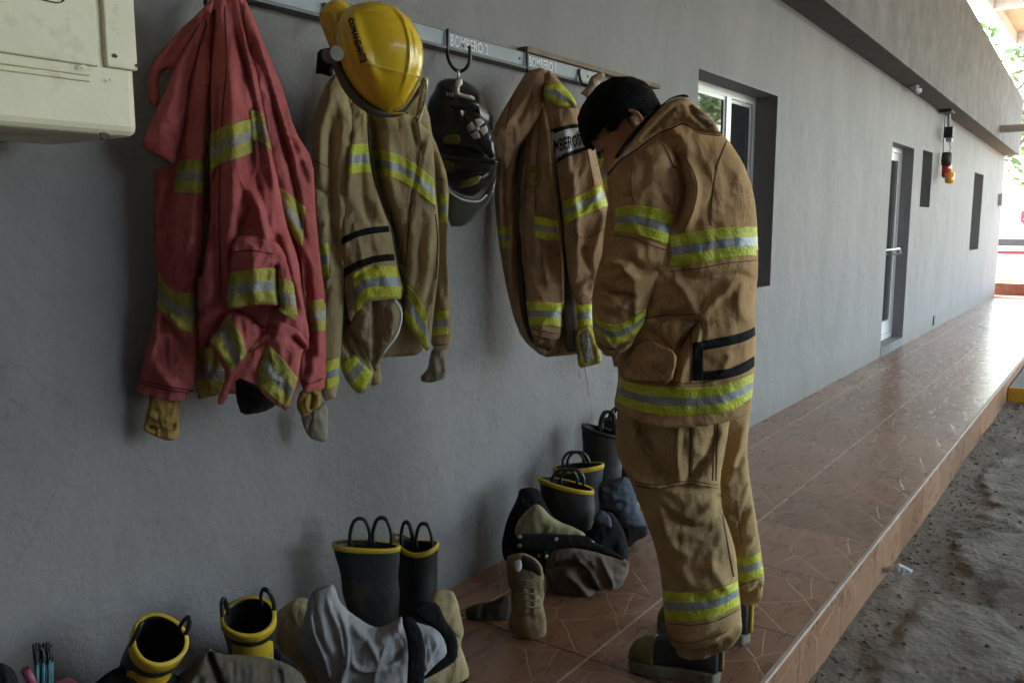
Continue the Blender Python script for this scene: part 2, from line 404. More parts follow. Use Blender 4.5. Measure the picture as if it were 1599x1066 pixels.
# ---------------------------------------------------------------- setting
WY = 1.88; XE = 17.15; ZS = 2.53; YF = 1.66; ZT = 3.40; EDGE = .755; GZ = -.2
def wall_mat():
    m = bpy.data.materials.new('painted grey plaster'); m.use_nodes = True
    n, l = m.node_tree.nodes, m.node_tree.links; p = n['Principled BSDF']; p.inputs['Roughness'].default_value = .62
    p.inputs['Specular IOR Level'].default_value = .35
    tc = n.new('ShaderNodeTexCoord'); mp = n.new('ShaderNodeMapping'); mp.inputs['Scale'].default_value = (1, 1, .45)
    l.new(tc.outputs['Object'], mp.inputs[0])
    a = n.new('ShaderNodeTexNoise'); a.inputs['Scale'].default_value = 2.6; a.inputs['Detail'].default_value = 9; a.inputs['Roughness'].default_value = .68; a.inputs['Distortion'].default_value = .5
    l.new(mp.outputs[0], a.inputs[0])
    r = n.new('ShaderNodeValToRGB'); e = r.color_ramp.elements
    e[0].position = .36; e[0].color = (.163, .158, .160, 1); e[1].position = .62; e[1].color = (.198, .191, .192, 1)
    l.new(a.outputs[0], r.inputs[0])
    # brushed-on streaks and scuffs
    b = n.new('ShaderNodeTexNoise'); b.inputs['Scale'].default_value = 9; b.inputs['Detail'].default_value = 10; b.inputs['Roughness'].default_value = .75
    mp2 = n.new('ShaderNodeMapping'); mp2.inputs['Scale'].default_value = (1, 1, .3); l.new(tc.outputs['Object'], mp2.inputs[0]); l.new(mp2.outputs[0], b.inputs[0])
    rb = n.new('ShaderNodeValToRGB'); rb.color_ramp.elements[0].position = .56; rb.color_ramp.elements[1].position = .74
    l.new(b.outputs[0], rb.inputs[0]); mu = n.new('ShaderNodeMath'); mu.operation = 'MULTIPLY'; mu.inputs[1].default_value = .28
    l.new(rb.outputs[0], mu.inputs[0])
    mx = n.new('ShaderNodeMixRGB'); mx.inputs[2].default_value = (.135, .136, .140, 1); l.new(mu.outputs[0], mx.inputs[0]); l.new(r.outputs[0], mx.inputs[1])
    vk = n.new('ShaderNodeTexVoronoi'); vk.feature = 'DISTANCE_TO_EDGE'; vk.inputs['Scale'].default_value = .8
    wd_ = n.new('ShaderNodeTexNoise'); wd_.inputs['Scale'].default_value = 3; wd_.inputs['Detail'].default_value = 8; l.new(tc.outputs['Object'], wd_.inputs[0])
    wa = n.new('ShaderNodeVectorMath'); wa.operation = 'MULTIPLY_ADD'; wa.inputs[1].default_value = (.6, .6, .6); l.new(wd_.outputs[1], wa.inputs[0]); l.new(tc.outputs['Object'], wa.inputs[2]); l.new(wa.outputs[0], vk.inputs['Vector'])
    kr = n.new('ShaderNodeValToRGB'); kr.color_ramp.elements[0].color = (.22, .22, .22, 1); kr.color_ramp.elements[1].color = (0, 0, 0, 1); kr.color_ramp.elements[1].position = .0035; l.new(vk.outputs['Distance'], kr.inputs[0])
    # scuffs and rubbed paint
    sf = n.new('ShaderNodeTexNoise'); sf.inputs['Scale'].default_value = 17; sf.inputs['Detail'].default_value = 12; sf.inputs['Roughness'].default_value = .82; sf.inputs['Distortion'].default_value = 1.2; l.new(tc.outputs['Object'], sf.inputs[0])
    sr_ = n.new('ShaderNodeValToRGB'); sr_.color_ramp.elements[0].position = .60; sr_.color_ramp.elements[1].position = .70; sr_.color_ramp.elements[1].color = (.3, .3, .3, 1); l.new(sf.outputs[0], sr_.inputs[0])
    m5 = n.new('ShaderNodeMixRGB'); m5.inputs[2].default_value = (.31, .305, .30, 1); l.new(sr_.outputs[0], m5.inputs[0]); l.new(mx.outputs[0], m5.inputs[1])
    m6 = n.new('ShaderNodeMixRGB'); m6.inputs[2].default_value = (.06, .06, .06, 1); l.new(kr.outputs[0], m6.inputs[0]); l.new(m5.outputs[0], m6.inputs[1])
    # splash dirt just above the floor
    sz_ = n.new('ShaderNodeSeparateXYZ'); l.new(tc.outputs['Object'], sz_.inputs[0])
    dz = n.new('ShaderNodeMapRange'); dz.inputs['From Min'].default_value = .22; dz.inputs['From Max'].default_value = -.02; l.new(sz_.outputs[2], dz.inputs[0])
    dm = n.new('ShaderNodeMath'); dm.operation = 'MULTIPLY'; l.new(dz.outputs[0], dm.inputs[0]); l.new(b.outputs[0], dm.inputs[1])
    m7 = n.new('ShaderNodeMixRGB'); m7.inputs[2].default_value = (.12, .10, .08, 1); l.new(dm.outputs[0], m7.inputs[0]); l.new(m6.outputs[0], m7.inputs[1])
    l.new(m7.outputs[0], p.inputs['Base Color'])
    c = n.new('ShaderNodeTexNoise'); c.inputs['Scale'].default_value = 34; c.inputs['Detail'].default_value = 8; c.inputs['Roughness'].default_value = .7
    l.new(tc.outputs['Object'], c.inputs[0])
    d = n.new('ShaderNodeTexNoise'); d.inputs['Scale'].default_value = 5; d.inputs['Detail'].default_value = 3; l.new(tc.outputs['Object'], d.inputs[0])
    ad = n.new('ShaderNodeMath'); ad.operation = 'MULTIPLY_ADD'; ad.inputs[1].default_value = 2.0; l.new(d.outputs[0], ad.inputs[0]); l.new(c.outputs[0], ad.inputs[2])
    bp = n.new('ShaderNodeBump'); bp.inputs['Strength'].default_value = .5; bp.inputs['Distance'].default_value = .014
    l.new(ad.outputs[0], bp.inputs['Height']); l.new(bp.outputs[0], p.inputs['Normal'])
    return m
M_wall = wall_mat()
M_conc = mat('bare concrete fascia', (.135, .136, .137), .85, var=.28, nscale=4, bump=.4, bscale=25, dirt=(.095, .095, .09), dirt_scale=3, dirt_thr=.5)
M_alu = mat('aluminium frame', (.62, .63, .64), .35, metal=.6, var=.04, bump=0)
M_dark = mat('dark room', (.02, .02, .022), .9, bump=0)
M_glass = bpy.data.materials.new('window glass'); M_glass.use_nodes = True
_p = M_glass.node_tree.nodes['Principled BSDF']; _p.inputs['Base Color'].default_value = (.02, .022, .024, 1); _p.inputs['Roughness'].default_value = .03; _p.inputs['Specular IOR Level'].default_value = .9
def tile_mat(vertical=False):
    m = bpy.data.materials.new('red brown floor tile'); m.use_nodes = True
    n, l = m.node_tree.nodes, m.node_tree.links; p = n['Principled BSDF']
    tc = n.new('ShaderNodeTexCoord'); mp = n.new('ShaderNodeMapping')
    mp.inputs['Location'].default_value = (-2.60/.497, -EDGE/.4715, 0); mp.inputs['Scale'].default_value = (1/.497, 1/.4715, 1)
    l.new(tc.outputs['Object'], mp.inputs[0])
    if vertical:
        sx = n.new('ShaderNodeSeparateXYZ'); cb = n.new('ShaderNodeCombineXYZ'); l.new(mp.outputs[0], sx.inputs[0])
        l.new(sx.outputs[0], cb.inputs[0]); mz = n.new('ShaderNodeMath'); mz.operation = 'MULTIPLY'; mz.inputs[1].default_value = 1/.4715
        l.new(sx.outputs[2], mz.inputs[0]); l.new(mz.outputs[0], cb.inputs[1]); vec = cb.outputs[0]
    else: vec = mp.outputs[0]
    fr = n.new('ShaderNodeVectorMath'); fr.operation = 'FRACTION'; l.new(vec, fr.inputs[0])
    # joints
    s = n.new('ShaderNodeSeparateXYZ'); l.new(fr.outputs[0], s.inputs[0])
    def edge(sock, wd):
        a = n.new('ShaderNodeMath'); a.operation = 'SUBTRACT'; a.inputs[1].default_value = .5; l.new(sock, a.inputs[0])
        b = n.new('ShaderNodeMath'); b.operation = 'ABSOLUTE'; l.new(a.outputs[0], b.inputs[0])
        c = n.new('ShaderNodeMath'); c.operation = 'GREATER_THAN'; c.inputs[1].default_value = .5-wd; l.new(b.outputs[0], c.inputs[0]); return c.outputs[0]
    jx = edge(s.outputs[0], .0085); jy = edge(s.outputs[1], .0085)
    # printed stone pattern, the same on each tile
    sc = n.new('ShaderNodeVectorMath'); sc.operation = 'MULTIPLY'; sc.inputs[1].default_value = (2.3, 3.1, 1); l.new(fr.outputs[0], sc.inputs[0])
    nn = n.new('ShaderNodeTexNoise'); nn.inputs['Scale'].default_value = 2.0; l.new(fr.outputs[0], nn.inputs[0])
    ws = n.new('ShaderNodeVectorMath'); ws.operation = 'MULTIPLY_ADD'; ws.inputs[1].default_value = (.25, .25, 0); l.new(nn.outputs[1], ws.inputs[0]); l.new(sc.outputs[0], ws.inputs[2])
    vo = n.new('ShaderNodeTexVoronoi'); vo.voronoi_dimensions = '2D'; vo.feature = 'DISTANCE_TO_EDGE'; vo.inputs['Scale'].default_value = 1.0; vo.inputs['Randomness'].default_value = 1
    l.new(ws.outputs[0], vo.inputs['Vector'])
    ln = n.new('ShaderNodeValToRGB'); ln.color_ramp.elements[0].position = .006; ln.color_ramp.elements[0].color = (1, 1, 1, 1); ln.color_ramp.elements[1].position = .022; ln.color_ramp.elements[1].color = (0, 0, 0, 1)
    l.new(vo.outputs['Distance'], ln.inputs[0])
    na = n.new('ShaderNodeTexNoise'); na.inputs['Scale'].default_value = 7; na.inputs['Detail'].default_value = 8; na.inputs['Roughness'].default_value = .7
    mp3 = n.new('ShaderNodeMapping'); mp3.inputs['Scale'].default_value = (1, 2.2, 1); l.new(tc.outputs['Object'], mp3.inputs[0]); l.new(mp3.outputs[0], na.inputs[0])
    cr = n.new('ShaderNodeValToRGB'); e = cr.color_ramp.elements
    e[0].position = .3; e[0].color = (.21, .098, .054, 1); e[1].position = .72; e[1].color = (.32, .168, .097, 1)
    l.new(na.outputs[0], cr.inputs[0])
    fd = n.new('ShaderNodeTexNoise'); fd.inputs['Scale'].default_value = 5; l.new(fr.outputs[0], fd.inputs[0])
    fm = n.new('ShaderNodeMath'); fm.operation = 'MULTIPLY'; l.new(fd.outputs[0], fm.inputs[0]); fm.inputs[1].default_value = 1.1
    fm2 = n.new('ShaderNodeMath'); fm2.operation = 'MULTIPLY'; l.new(fm.outputs[0], fm2.inputs[0]); l.new(ln.outputs[0], fm2.inputs[1])
    m1 = n.new('ShaderNodeMixRGB'); m1.inputs[2].default_value = (.58, .38, .24, 1); l.new(fm2.outputs[0], m1.inputs[0]); l.new(cr.outputs[0], m1.inputs[1])
    # dust film
    du = n.new('ShaderNodeTexNoise'); du.inputs['Scale'].default_value = 1.7; du.inputs['Detail'].default_value = 9; l.new(tc.outputs['Object'], du.inputs[0])
    dr = n.new('ShaderNodeValToRGB'); dr.color_ramp.elements[0].position = .4; dr.color_ramp.elements[1].position = .8; dr.color_ramp.elements[1].color = (.45, .45, .45, 1)
    l.new(du.outputs[0], dr.inputs[0]); m1b = n.new('ShaderNodeMixRGB'); m1b.inputs[2].default_value = (.31, .21, .14, 1); l.new(dr.outputs[0], m1b.inputs[0]); l.new(m1.outputs[0], m1b.inputs[1])
    fl_ = n.new('ShaderNodeVectorMath'); fl_.operation = 'FLOOR'; l.new(vec, fl_.inputs[0]); wn = n.new('ShaderNodeTexWhiteNoise'); wn.noise_dimensions = '2D'; l.new(fl_.outputs[0], wn.inputs['Vector'])
    vr = n.new('ShaderNodeMapRange'); vr.inputs['To Min'].default_value = .80; vr.inputs['To Max'].default_value = 1.14; l.new(wn.outputs['Value'], vr.inputs[0])
    hs = n.new('ShaderNodeHueSaturation'); l.new(vr.outputs[0], hs.inputs['Value']); l.new(m1b.outputs[0], hs.inputs['Color'])
    m2 = n.new('ShaderNodeMixRGB'); m2.inputs[2].default_value = (.06, .035, .028, 1); l.new(jx, m2.inputs[0]); l.new(hs.outputs[0], m2.inputs[1])
    m3 = n.new('ShaderNodeMixRGB'); m3.inputs[2].default_value = (.60, .43, .32, 1); l.new(jy, m3.inputs[0]); l.new(m2.outputs[0], m3.inputs[1])
    l.new(m3.outputs[0], p.inputs['Base Color'])
    rr = n.new('ShaderNodeMapRange'); rr.inputs['To Min'].default_value = .19; rr.inputs['To Max'].default_value = .38; l.new(na.outputs[0], rr.inputs[0]); l.new(rr.outputs[0], p.inputs['Roughness'])
    bp = n.new('ShaderNodeBump'); bp.inputs['Strength'].default_value = .25; bp.inputs['Distance'].default_value = .004
    sub = n.new('ShaderNodeMath'); sub.operation = 'SUBTRACT'; l.new(na.outputs[0], sub.inputs[0]); l.new(ln.outputs[0], sub.inputs[1])
    l.new(sub.outputs[0], bp.inputs['Height']); l.new(bp.outputs[0], p.inputs['Normal'])
    return m
M_tile = tile_mat(); M_tilev = tile_mat(True)
M_grout = mat('worn tile edge', (.42, .33, .27), .6, var=.2, bump=.2)
# porch: tile slab with a tiled riser and a pale worn nosing
b = MB(); b.box((-3, EDGE+.006, GZ-.1), (17.3, WY+.3, 0)); o = struct(b.build('porch_floor', M_tile))
b = MB(); b.box((-3, EDGE-.008, GZ-.1), (17.3, EDGE+.006, -.011)); o = struct(b.build('porch_riser', M_tilev))
b = MB(); b.box((-3, EDGE-.010, -.011), (17.3, EDGE+.006, .0006), bev=.002); struct(b.build('porch_nosing', M_grout))
# ground
def ground_mat():
    m = bpy.data.materials.new('dirt and old concrete'); m.use_nodes = True
    n, l = m.node_tree.nodes, m.node_tree.links; p = n['Principled BSDF']; p.inputs['Roughness'].default_value = .9
    tc = n.new('ShaderNodeTexCoord')
    a = n.new('ShaderNodeTexNoise'); a.inputs['Scale'].default_value = 1.6; a.inputs['Detail'].default_value = 10; a.inputs['Roughness'].default_value = .7; a.inputs['Distortion'].default_value = .8; l.new(tc.outputs['Object'], a.inputs[0])
    r = n.new('ShaderNodeValToRGB'); e = r.color_ramp.elements; e[0].position = .36; e[0].color = (.060, .046, .032, 1); e[1].position = .62; e[1].color = (.175, .145, .108, 1)
    e2 = e.new(.5); e2.color = (.14, .118, .09, 1)
    l.new(a.outputs[0], r.inputs[0])
    g = n.new('ShaderNodeTexNoise'); g.inputs['Scale'].default_value = 55; g.inputs['Detail'].default_value = 6; g.inputs['Roughness'].default_value = .8; l.new(tc.outputs['Object'], g.inputs[0])
    mx = n.new('ShaderNodeMixRGB'); mx.blend_type = 'OVERLAY'; mx.inputs[0].default_value = .5; l.new(r.outputs[0], mx.inputs[1]); l.new(g.outputs[0], mx.inputs[2])
    at_ = n.new('ShaderNodeAttribute'); at_.attribute_name = 'concrete'
    cc = n.new('ShaderNodeValToRGB'); cc.color_ramp.elements[0].position = .35; cc.color_ramp.elements[0].color = (.115, .10, .08, 1); cc.color_ramp.elements[1].position = .65; cc.color_ramp.elements[1].color = (.225, .20, .165, 1)
    c2_ = n.new('ShaderNodeTexNoise'); c2_.inputs['Scale'].default_value = 6; c2_.inputs['Detail'].default_value = 9; c2_.inputs['Roughness'].default_value = .7; l.new(tc.outputs['Object'], c2_.inputs[0]); l.new(c2_.outputs[0], cc.inputs[0])
    mq = n.new('ShaderNodeMixRGB'); l.new(at_.outputs['Fac'], mq.inputs[0]); l.new(mx.outputs[0], mq.inputs[1]); l.new(cc.outputs[0], mq.inputs[2])
    l.new(mq.outputs[0], p.inputs['Base Color'])
    vo = n.new('ShaderNodeTexVoronoi'); vo.inputs['Scale'].default_value = 40; l.new(tc.outputs['Object'], vo.inputs[0])
    ad = n.new('ShaderNodeMath'); ad.operation = 'ADD'; l.new(g.outputs[0], ad.inputs[0]); l.new(vo.outputs[0], ad.inputs[1])
    bp = n.new('ShaderNodeBump'); bp.inputs['Strength'].default_value = .4; bp.inputs['Distance'].default_value = .02; l.new(ad.outputs[0], bp.inputs['Height']); l.new(bp.outputs[0], p.inputs['Normal'])
    return m
M_ground = ground_mat()
BLOBS = [(4.45, .28, .55, .30), (3.35, .40, .52, .24), (3.2, -.05, .45, .22), (5.6, .45, .7, .16), (2.5, .35, .4, .3), (7.2, .1, .8, .25)]
def patchm(x, y):
    "old trowelled concrete islands in the dirt"
    m = 0
    for bx, by, rx, ry in BLOBS:
        q = math.hypot((x-bx)/rx, (y-by)/ry)+.55*noise.noise(Vector((x*3.1, y*3.1, bx)))+.2*noise.noise(Vector((x*11, y*11, by)))
        m = max(m, min(1, max(0, (1-q)*9)))
    return m
def gh(x, y):
    v = noise.fractal(Vector((x*1.7, y*1.7, 3)), 1, 2, 5)*.022+noise.noise(Vector((x*.5, y*.5, 1)))*.03
    v += .012*patchm(x, y)
    v += .006*noise.noise(Vector((x*14, y*14, 0)))
    return GZ-.005+v*(.6 if y > .65 else 1)
def grid(xs, ys):
    V = [(x, y, gh(x, y)) for x in xs for y in ys]; ny = len(ys)
    F = [(i*ny+j, (i+1)*ny+j, (i+1)*ny+j+1, i*ny+j+1) for i in range(len(xs)-1) for j in range(ny-1)]
    return V, F
xs = np.unique(np.concatenate([np.arange(-300, -3, 30.), np.arange(-3, 1.5, .3), np.arange(1.5, 6, .025), np.arange(6, 12, .12), np.arange(12, 40, 1.), np.arange(40, 401, 30.)]))
ys = np.unique(np.concatenate([np.arange(-300, -10, 30.), np.arange(-10, -1.2, .5), np.arange(-1.2, -.3, .06), np.arange(-.3, .80, .022), np.arange(.80, 3, .8), np.arange(3, 20, 2.), np.arange(20, 321, 30.)]))
V, F = grid([float(x) for x in xs], [float(y) for y in ys])
me = bpy.data.meshes.new('ground'); me.from_pydata(V, [], F); _a = me.attributes.new('concrete', 'FLOAT', 'POINT'); _a.data.foreach_set('value', [patchm(v[0], v[1]) for v in V]); me.shade_smooth(); struct(link('ground', me, M_ground))
# gravel: nobody could count it
b = MB(); rg = random.Random(21)
for k in range(1200):
    x = rg.uniform(2.4, 8.5); y = .74-abs(rg.gauss(0, .42)) if k % 3 else rg.uniform(-.6, .74)
    if y < -.8 or y > .735 or patchm(x, y) > .4 and rg.random() < .8: continue
    r_ = rg.uniform(.003, .009)*(1.8 if rg.random() < .06 else 1); M4 = Matrix.Translation((x, y, gh(x, y)+r_*.25)) @ Matrix.Rotation(rg.uniform(0, 6), 4, 'Z') @ Matrix.Diagonal((r_*rg.uniform(.8, 1.5), r_, r_*.7, 1))
    bmesh.ops.create_icosphere(b.bm, subdivisions=1, radius=1, matrix=M4)
gv = b.build('gravel', mat('gravel stone', (.10, .085, .065), .9, base2=(.20, .175, .14), nscale=30, bump=0)); gv['kind'] = 'stuff'
# ---------------------------------------------------------------- building
bld = thing('building', 'long single storey grey plastered building with deep roof overhang', 'building')
OPEN = [(4.27, 5.49, .885, 2.075), (8.70, 9.68, .09, 2.03), (10.13, 10.68, 1.45, 2.05), (13.85, 14.75, .88, 1.98)]
b = MB()
X = sorted({-3, XE, *[v for o_ in OPEN for v in o_[:2]]}); Zs = sorted({-.3, 2.9, *[v for o_ in OPEN for v in o_[2:]]})  # wall rises into the slab
for i in range(len(X)-1):
    for j in range(len(Zs)-1):
        xm, zm = (X[i]+X[i+1])/2, (Zs[j]+Zs[j+1])/2
        if any(a < xm < c and e < zm < f for a, c, e, f in OPEN): continue
        b.quad((X[i], WY, Zs[j]), (X[i+1], WY, Zs[j]), (X[i+1], WY, Zs[j+1]), (X[i], WY, Zs[j+1]))
RD = .17
for a, c, e, f in OPEN:
    b.quad((a, WY, e), (a, WY+RD+.06, e), (a, WY+RD+.06, f), (a, WY, f)); b.quad((c, WY, e), (c, WY, f), (c, WY+RD+.06, f), (c, WY+RD+.06, e))
    b.quad((a, WY, e), (c, WY, e), (c, WY+RD+.06, e), (a, WY+RD+.06, e)); b.quad((a, WY, f), (a, WY+RD+.06, f), (c, WY+RD+.06, f), (c, WY, f))
b.quad((XE, WY, -.3), (XE, 7, -.3), (XE, 7, 2.9), (XE, WY, 2.9)); b.quad((-3, WY, -.3), (-3, WY, 2.9), (-3, 7, 2.9), (-3, 7, -.3)); b.quad((-3, 7, -.3), (-3, 7, 2.9), (XE, 7, 2.9), (XE, 7, -.3))
bmesh.ops.remove_doubles(b.bm, verts=b.bm.verts, dist=1e-4)
b.build('wall', M_wall, bld)
def zsf(x): return 2.66-.0217*(x-5)                          # the slab falls slightly towards the far end
def ztf(x): return 3.67-.058*(x-10.8)
b = MB(); b.loft([[(x, YF, zsf(x)), (x, 7.2, zsf(x)), (x, 7.2, ztf(x)), (x, YF, ztf(x))] for x in (-3.2, XE-.1)])
for f_ in b.bm.faces: f_.smooth = False
rf = b.build('roof_overhang', M_conc, bld)
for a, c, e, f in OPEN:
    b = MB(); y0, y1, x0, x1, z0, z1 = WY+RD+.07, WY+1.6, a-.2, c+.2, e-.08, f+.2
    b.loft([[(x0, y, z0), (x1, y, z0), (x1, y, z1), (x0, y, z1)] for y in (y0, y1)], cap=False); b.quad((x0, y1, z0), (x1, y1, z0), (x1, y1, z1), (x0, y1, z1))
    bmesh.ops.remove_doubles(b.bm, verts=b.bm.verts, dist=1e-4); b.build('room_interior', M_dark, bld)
b = MB(); b.quad(*[(x, y, zsf(x)-.003) for x, y in ((-3.2, YF+.012), (XE-.12, YF+.012), (XE-.12, WY), (-3.2, WY))]); b.build('soffit', mat('dark soffit paint', (.075, .075, .07), .8, var=.25, nscale=4, bump=.2), bld)  # underside sheet in a darker tone than the fascia
def frame_box(b, x0, x1, z0, z1, t, y0, y1):
    b.box((x0, y0, z0), (x0+t, y1, z1)); b.box((x1-t, y0, z0), (x1, y1, z1)); b.box((x0+t, y0, z0), (x1-t, y1, z0+t)); b.box((x0+t, y0, z1-t), (x1-t, y1, z1))
def window(a, c, e, f, mull=None, t=.045):
    y0 = WY+RD-.03; b = MB(); frame_box(b, a+.002, c-.002, e+.002, f-.002, t, y0, y0+.05)
    if mull: b.box((mull-.035, y0-.006, e+t), (mull+.035, y0+.045, f-t))
    fr = b.build('window', M_alu, bld)
    if mull:
        for x0, x1, yy in ((a+t, mull-.035, y0+.012), (mull+.035, c-t, y0+.022)):
            b = MB(); frame_box(b, x0+.001, x1-.001, e+t+.001, f-t-.001, .022, yy-.008, yy+.012); b.build('sash', M_alu, fr)
            b = MB(); b.quad((x0, yy, e+t), (x1, yy, e+t), (x1, yy, f-t), (x0, yy, f-t)); b.build('pane', M_glass, fr)
    else:
        b = MB(); b.quad((a+t, y0+.02, e+t), (c-t, y0+.02, e+t), (c-t, y0+.02, f-t), (a+t, y0+.02, f-t)); b.build('pane', M_glass, fr)
window(4.27, 5.49, .885, 2.075, mull=5.03)
window(10.13, 10.68, 1.45, 2.05, t=.02); window(13.85, 14.75, .88, 1.98, t=.02)
y0 = WY+RD-.06; a, c, e, f = OPEN[1]
b = MB(); frame_box(b, a+.002, c-.002, e+.002, f-.002, .05, y0, y0+.06); dr = b.build('door', M_alu, bld)
b = MB(); frame_box(b, a+.055, c-.055, e+.055, f-.055, .075, y0+.01, y0+.045); b.box((a+.13, y0+.012, e+.13), (c-.13, y0+.043, e+.19)); b.build('door_leaf', M_alu, dr)
b = MB(); b.quad((a+.12, y0+.03, e+.12), (c-.12, y0+.03, e+.12), (c-.12, y0+.03, f-.12), (a+.12, y0+.03, f-.12)); b.build('pane', M_glass, dr)
b = MB(); b.tube([(a+.12, y0+.012, 1.02), (a+.12, y0-.06, 1.02), (c-.30, y0-.07, 1.02), (c-.17, y0-.06, 1.02), (c-.10, y0-.06, .97), (c-.10, y0+.01, .95)], .012); b.build('handle', M_alu, dr)
b = MB(); b.box((a, WY-.004, .0), (c, WY+RD+.05, .088)); b.build('doorstep', M_conc, bld)
# ---------------------------------------------------------------- garment materials
def fabric(name, base, **k):
    a = dict(rough=.92, var=.16, nscale=9, bump=.55, bscale=90, weave=300, spec=.15, sheen=0, fabricky=5.0); a.update(k); return mat(name, base, **a)
M_red = fabric('faded red canvas', (0.432, 0.09, 0.094), base2=(0.564, 0.168, 0.164), dirt=(.19, .065, .058), dirt_scale=6, dirt_thr=.55)
M_tan = fabric('khaki tan canvas', (0.456, 0.36, 0.186), base2=(0.588, 0.48, 0.282), dirt=(.19, .15, .085), dirt_scale=5, dirt_thr=.54)
M_tan2 = fabric('brown tan canvas', (0.425, 0.269, 0.15), base2=(0.537, 0.356, 0.213), dirt=(.17, .11, .065), dirt_scale=5, dirt_thr=.54)
M_gold = fabric('golden tan canvas', (0.525, 0.323, 0.156), base2=(0.648, 0.42, 0.216), dirt=(.29, .17, .08), dirt_scale=6, dirt_thr=.56)
M_pants = fabric('worn tan canvas', (0.488, 0.323, 0.152), base2=(0.588, 0.414, 0.21), dirt=(.19, .15, .09), dirt_scale=4, dirt_thr=.5)
M_yel = mat('lime yellow reflective tape', (.58, .62, .05), .55, var=.16, nscale=30, bump=.4, bscale=120, dirt=(.22, .21, .05), dirt_scale=11, dirt_thr=.54)
M_sil = mat('silver reflective tape', (.31, .34, .35), .42, metal=.2, var=.12, nscale=30, bump=.25, bscale=120)
M_yold = mat('soiled yellow tape', (.27, .22, .03), .75, base2=(.40, .38, .07), nscale=30, bump=.5, bscale=90, dirt=(.10, .075, .03), dirt_scale=14, dirt_thr=.5)
M_sold = mat('soiled silver tape', (.17, .165, .14), .6, base2=(.33, .32, .30), nscale=40, bump=.5, bscale=90, dirt=(.10, .08, .06), dirt_scale=14, dirt_thr=.52)
M_blk = mat('black hook tape', (.008, .008, .009), .95, var=.3, bump=.6, bscale=200)
M_blkrub = mat('black rubber', (.012, .012, .013), .5, var=.3, nscale=8, bump=.25, bscale=30, dirt=(.075, .065, .05), dirt_scale=9, dirt_thr=.53)
M_white = mat('white patch cloth', (.66, .67, .70), .8, var=.06, bump=.3, bscale=150)
M_cuffy = fabric('yellow knit cuff', (.34, .22, .06), base2=(.42, .28, .09))
M_cuffg = fabric('pale knit cuff', (.30, .27, .21), base2=(.38, .35, .28))
M_lining = fabric('khaki lining', (.33, .25, .15), base2=(.38, .30, .19), weave=0)
M_metal = mat('bare metal', (.6, .6, .58), .3, metal=.9, bump=0)
M_blackmetal = mat('black painted steel', (.015, .015, .017), .4, bump=0)
M_seam = mat('dark stitching', (.21, .125, .06), .9, bump=0)
M_seamr = mat('dark red stitching', (.12, .03, .03), .9, bump=0)
M_dim = mat('dark lining and gap shade', (.06, .045, .032), .95, bump=0)  # coat insides, and shade painted into gaps between cloth pieces
TP = [M_yel, M_sil]; TO = [M_yold, M_sold]
# ---------------------------------------------------------------- rail with painted places
rail = thing('coat_rail', 'grey steel coat rail with hand painted white lettering fixed along the wall', 'coat rail')
M_rail = mat('blue grey rail paint', (.13, .155, .185), .38, var=.2, nscale=10, bump=.15, bscale=30, spec=.6, dirt=(.3, .32, .34), dirt_scale=12, dirt_thr=.58)
b = MB(); b.box((.9, 1.845, 1.856), (3.20, 1.866, 1.903), bev=.0015); b.build('rail_face', M_rail, rail)
b = MB(); b.box((.9, 1.835, 1.846), (3.22, WY, 1.856), bev=.0015); b.box((.9, 1.85, 1.903), (3.22, WY, 1.907)); b.build('rail_lip', M_blackmetal, rail)
b = MB(); b.box((2.66, 1.838, 1.908), (3.75, WY, 1.928), bev=.003); b.build('wooden_batten', mat('weathered wood', (.16, .12, .085), .8, var=.3, nscale=20), rail)
for px, py, wd, t in ((703, 762, .048, 'BOMBERO 2'), (826, 868, .048, 'BOMBERO 1')):
    x0 = on(px, 65, Y=1.845).x; x1 = on(py, 90, Y=1.845).x
    text_flat('lettering', t, (x0, 1.8435, 1.861), (1, 0, 0), (0, 0, 1), x1-x0, .036, M_white, rail, bold=.012)
def hookpath(pts, Y=None): return [on(x, y, Y=yy) for x, y, yy in pts]
for P_, dy in (([(699, 46, 1.838), (699, 60, 1.836), (699, 85, 1.834), (703, 100, 1.81), (712, 110, 1.775), (722, 111, 1.745), (731, 102, 1.725), (734, 88, 1.72), (733, 72, 1.72)], 0),
               ([(823, 82, 1.838), (823, 95, 1.836), (824, 112, 1.834), (830, 124, 1.80), (845, 128, 1.77), (852, 118, 1.75)], 0),
               ([(322, -14, 1.838), (321, -4, 1.836), (322, 8, 1.82), (330, 14, 1.79), (340, 10, 1.76)], 0),
               ([(508, 5, 1.838), (508, 20, 1.836), (512, 40, 1.80), (525, 44, 1.76), (530, 30, 1.74)], 0),
               ([(905, 108, 1.838), (905, 120, 1.836), (910, 132, 1.80), (922, 134, 1.77), (926, 124, 1.75)], 0)):
    b = MB(); b.tube(spline(hookpath(P_), 5), .0055, flat=1); b.build('hook', M_blackmetal, rail)
for x in (1.75, 2.62, 3.1):
    b = MB(); b.tube([(x, 1.846, 1.879), (x, 1.842, 1.879)], .005, 10); b.build('screw', M_blackmetal, rail)
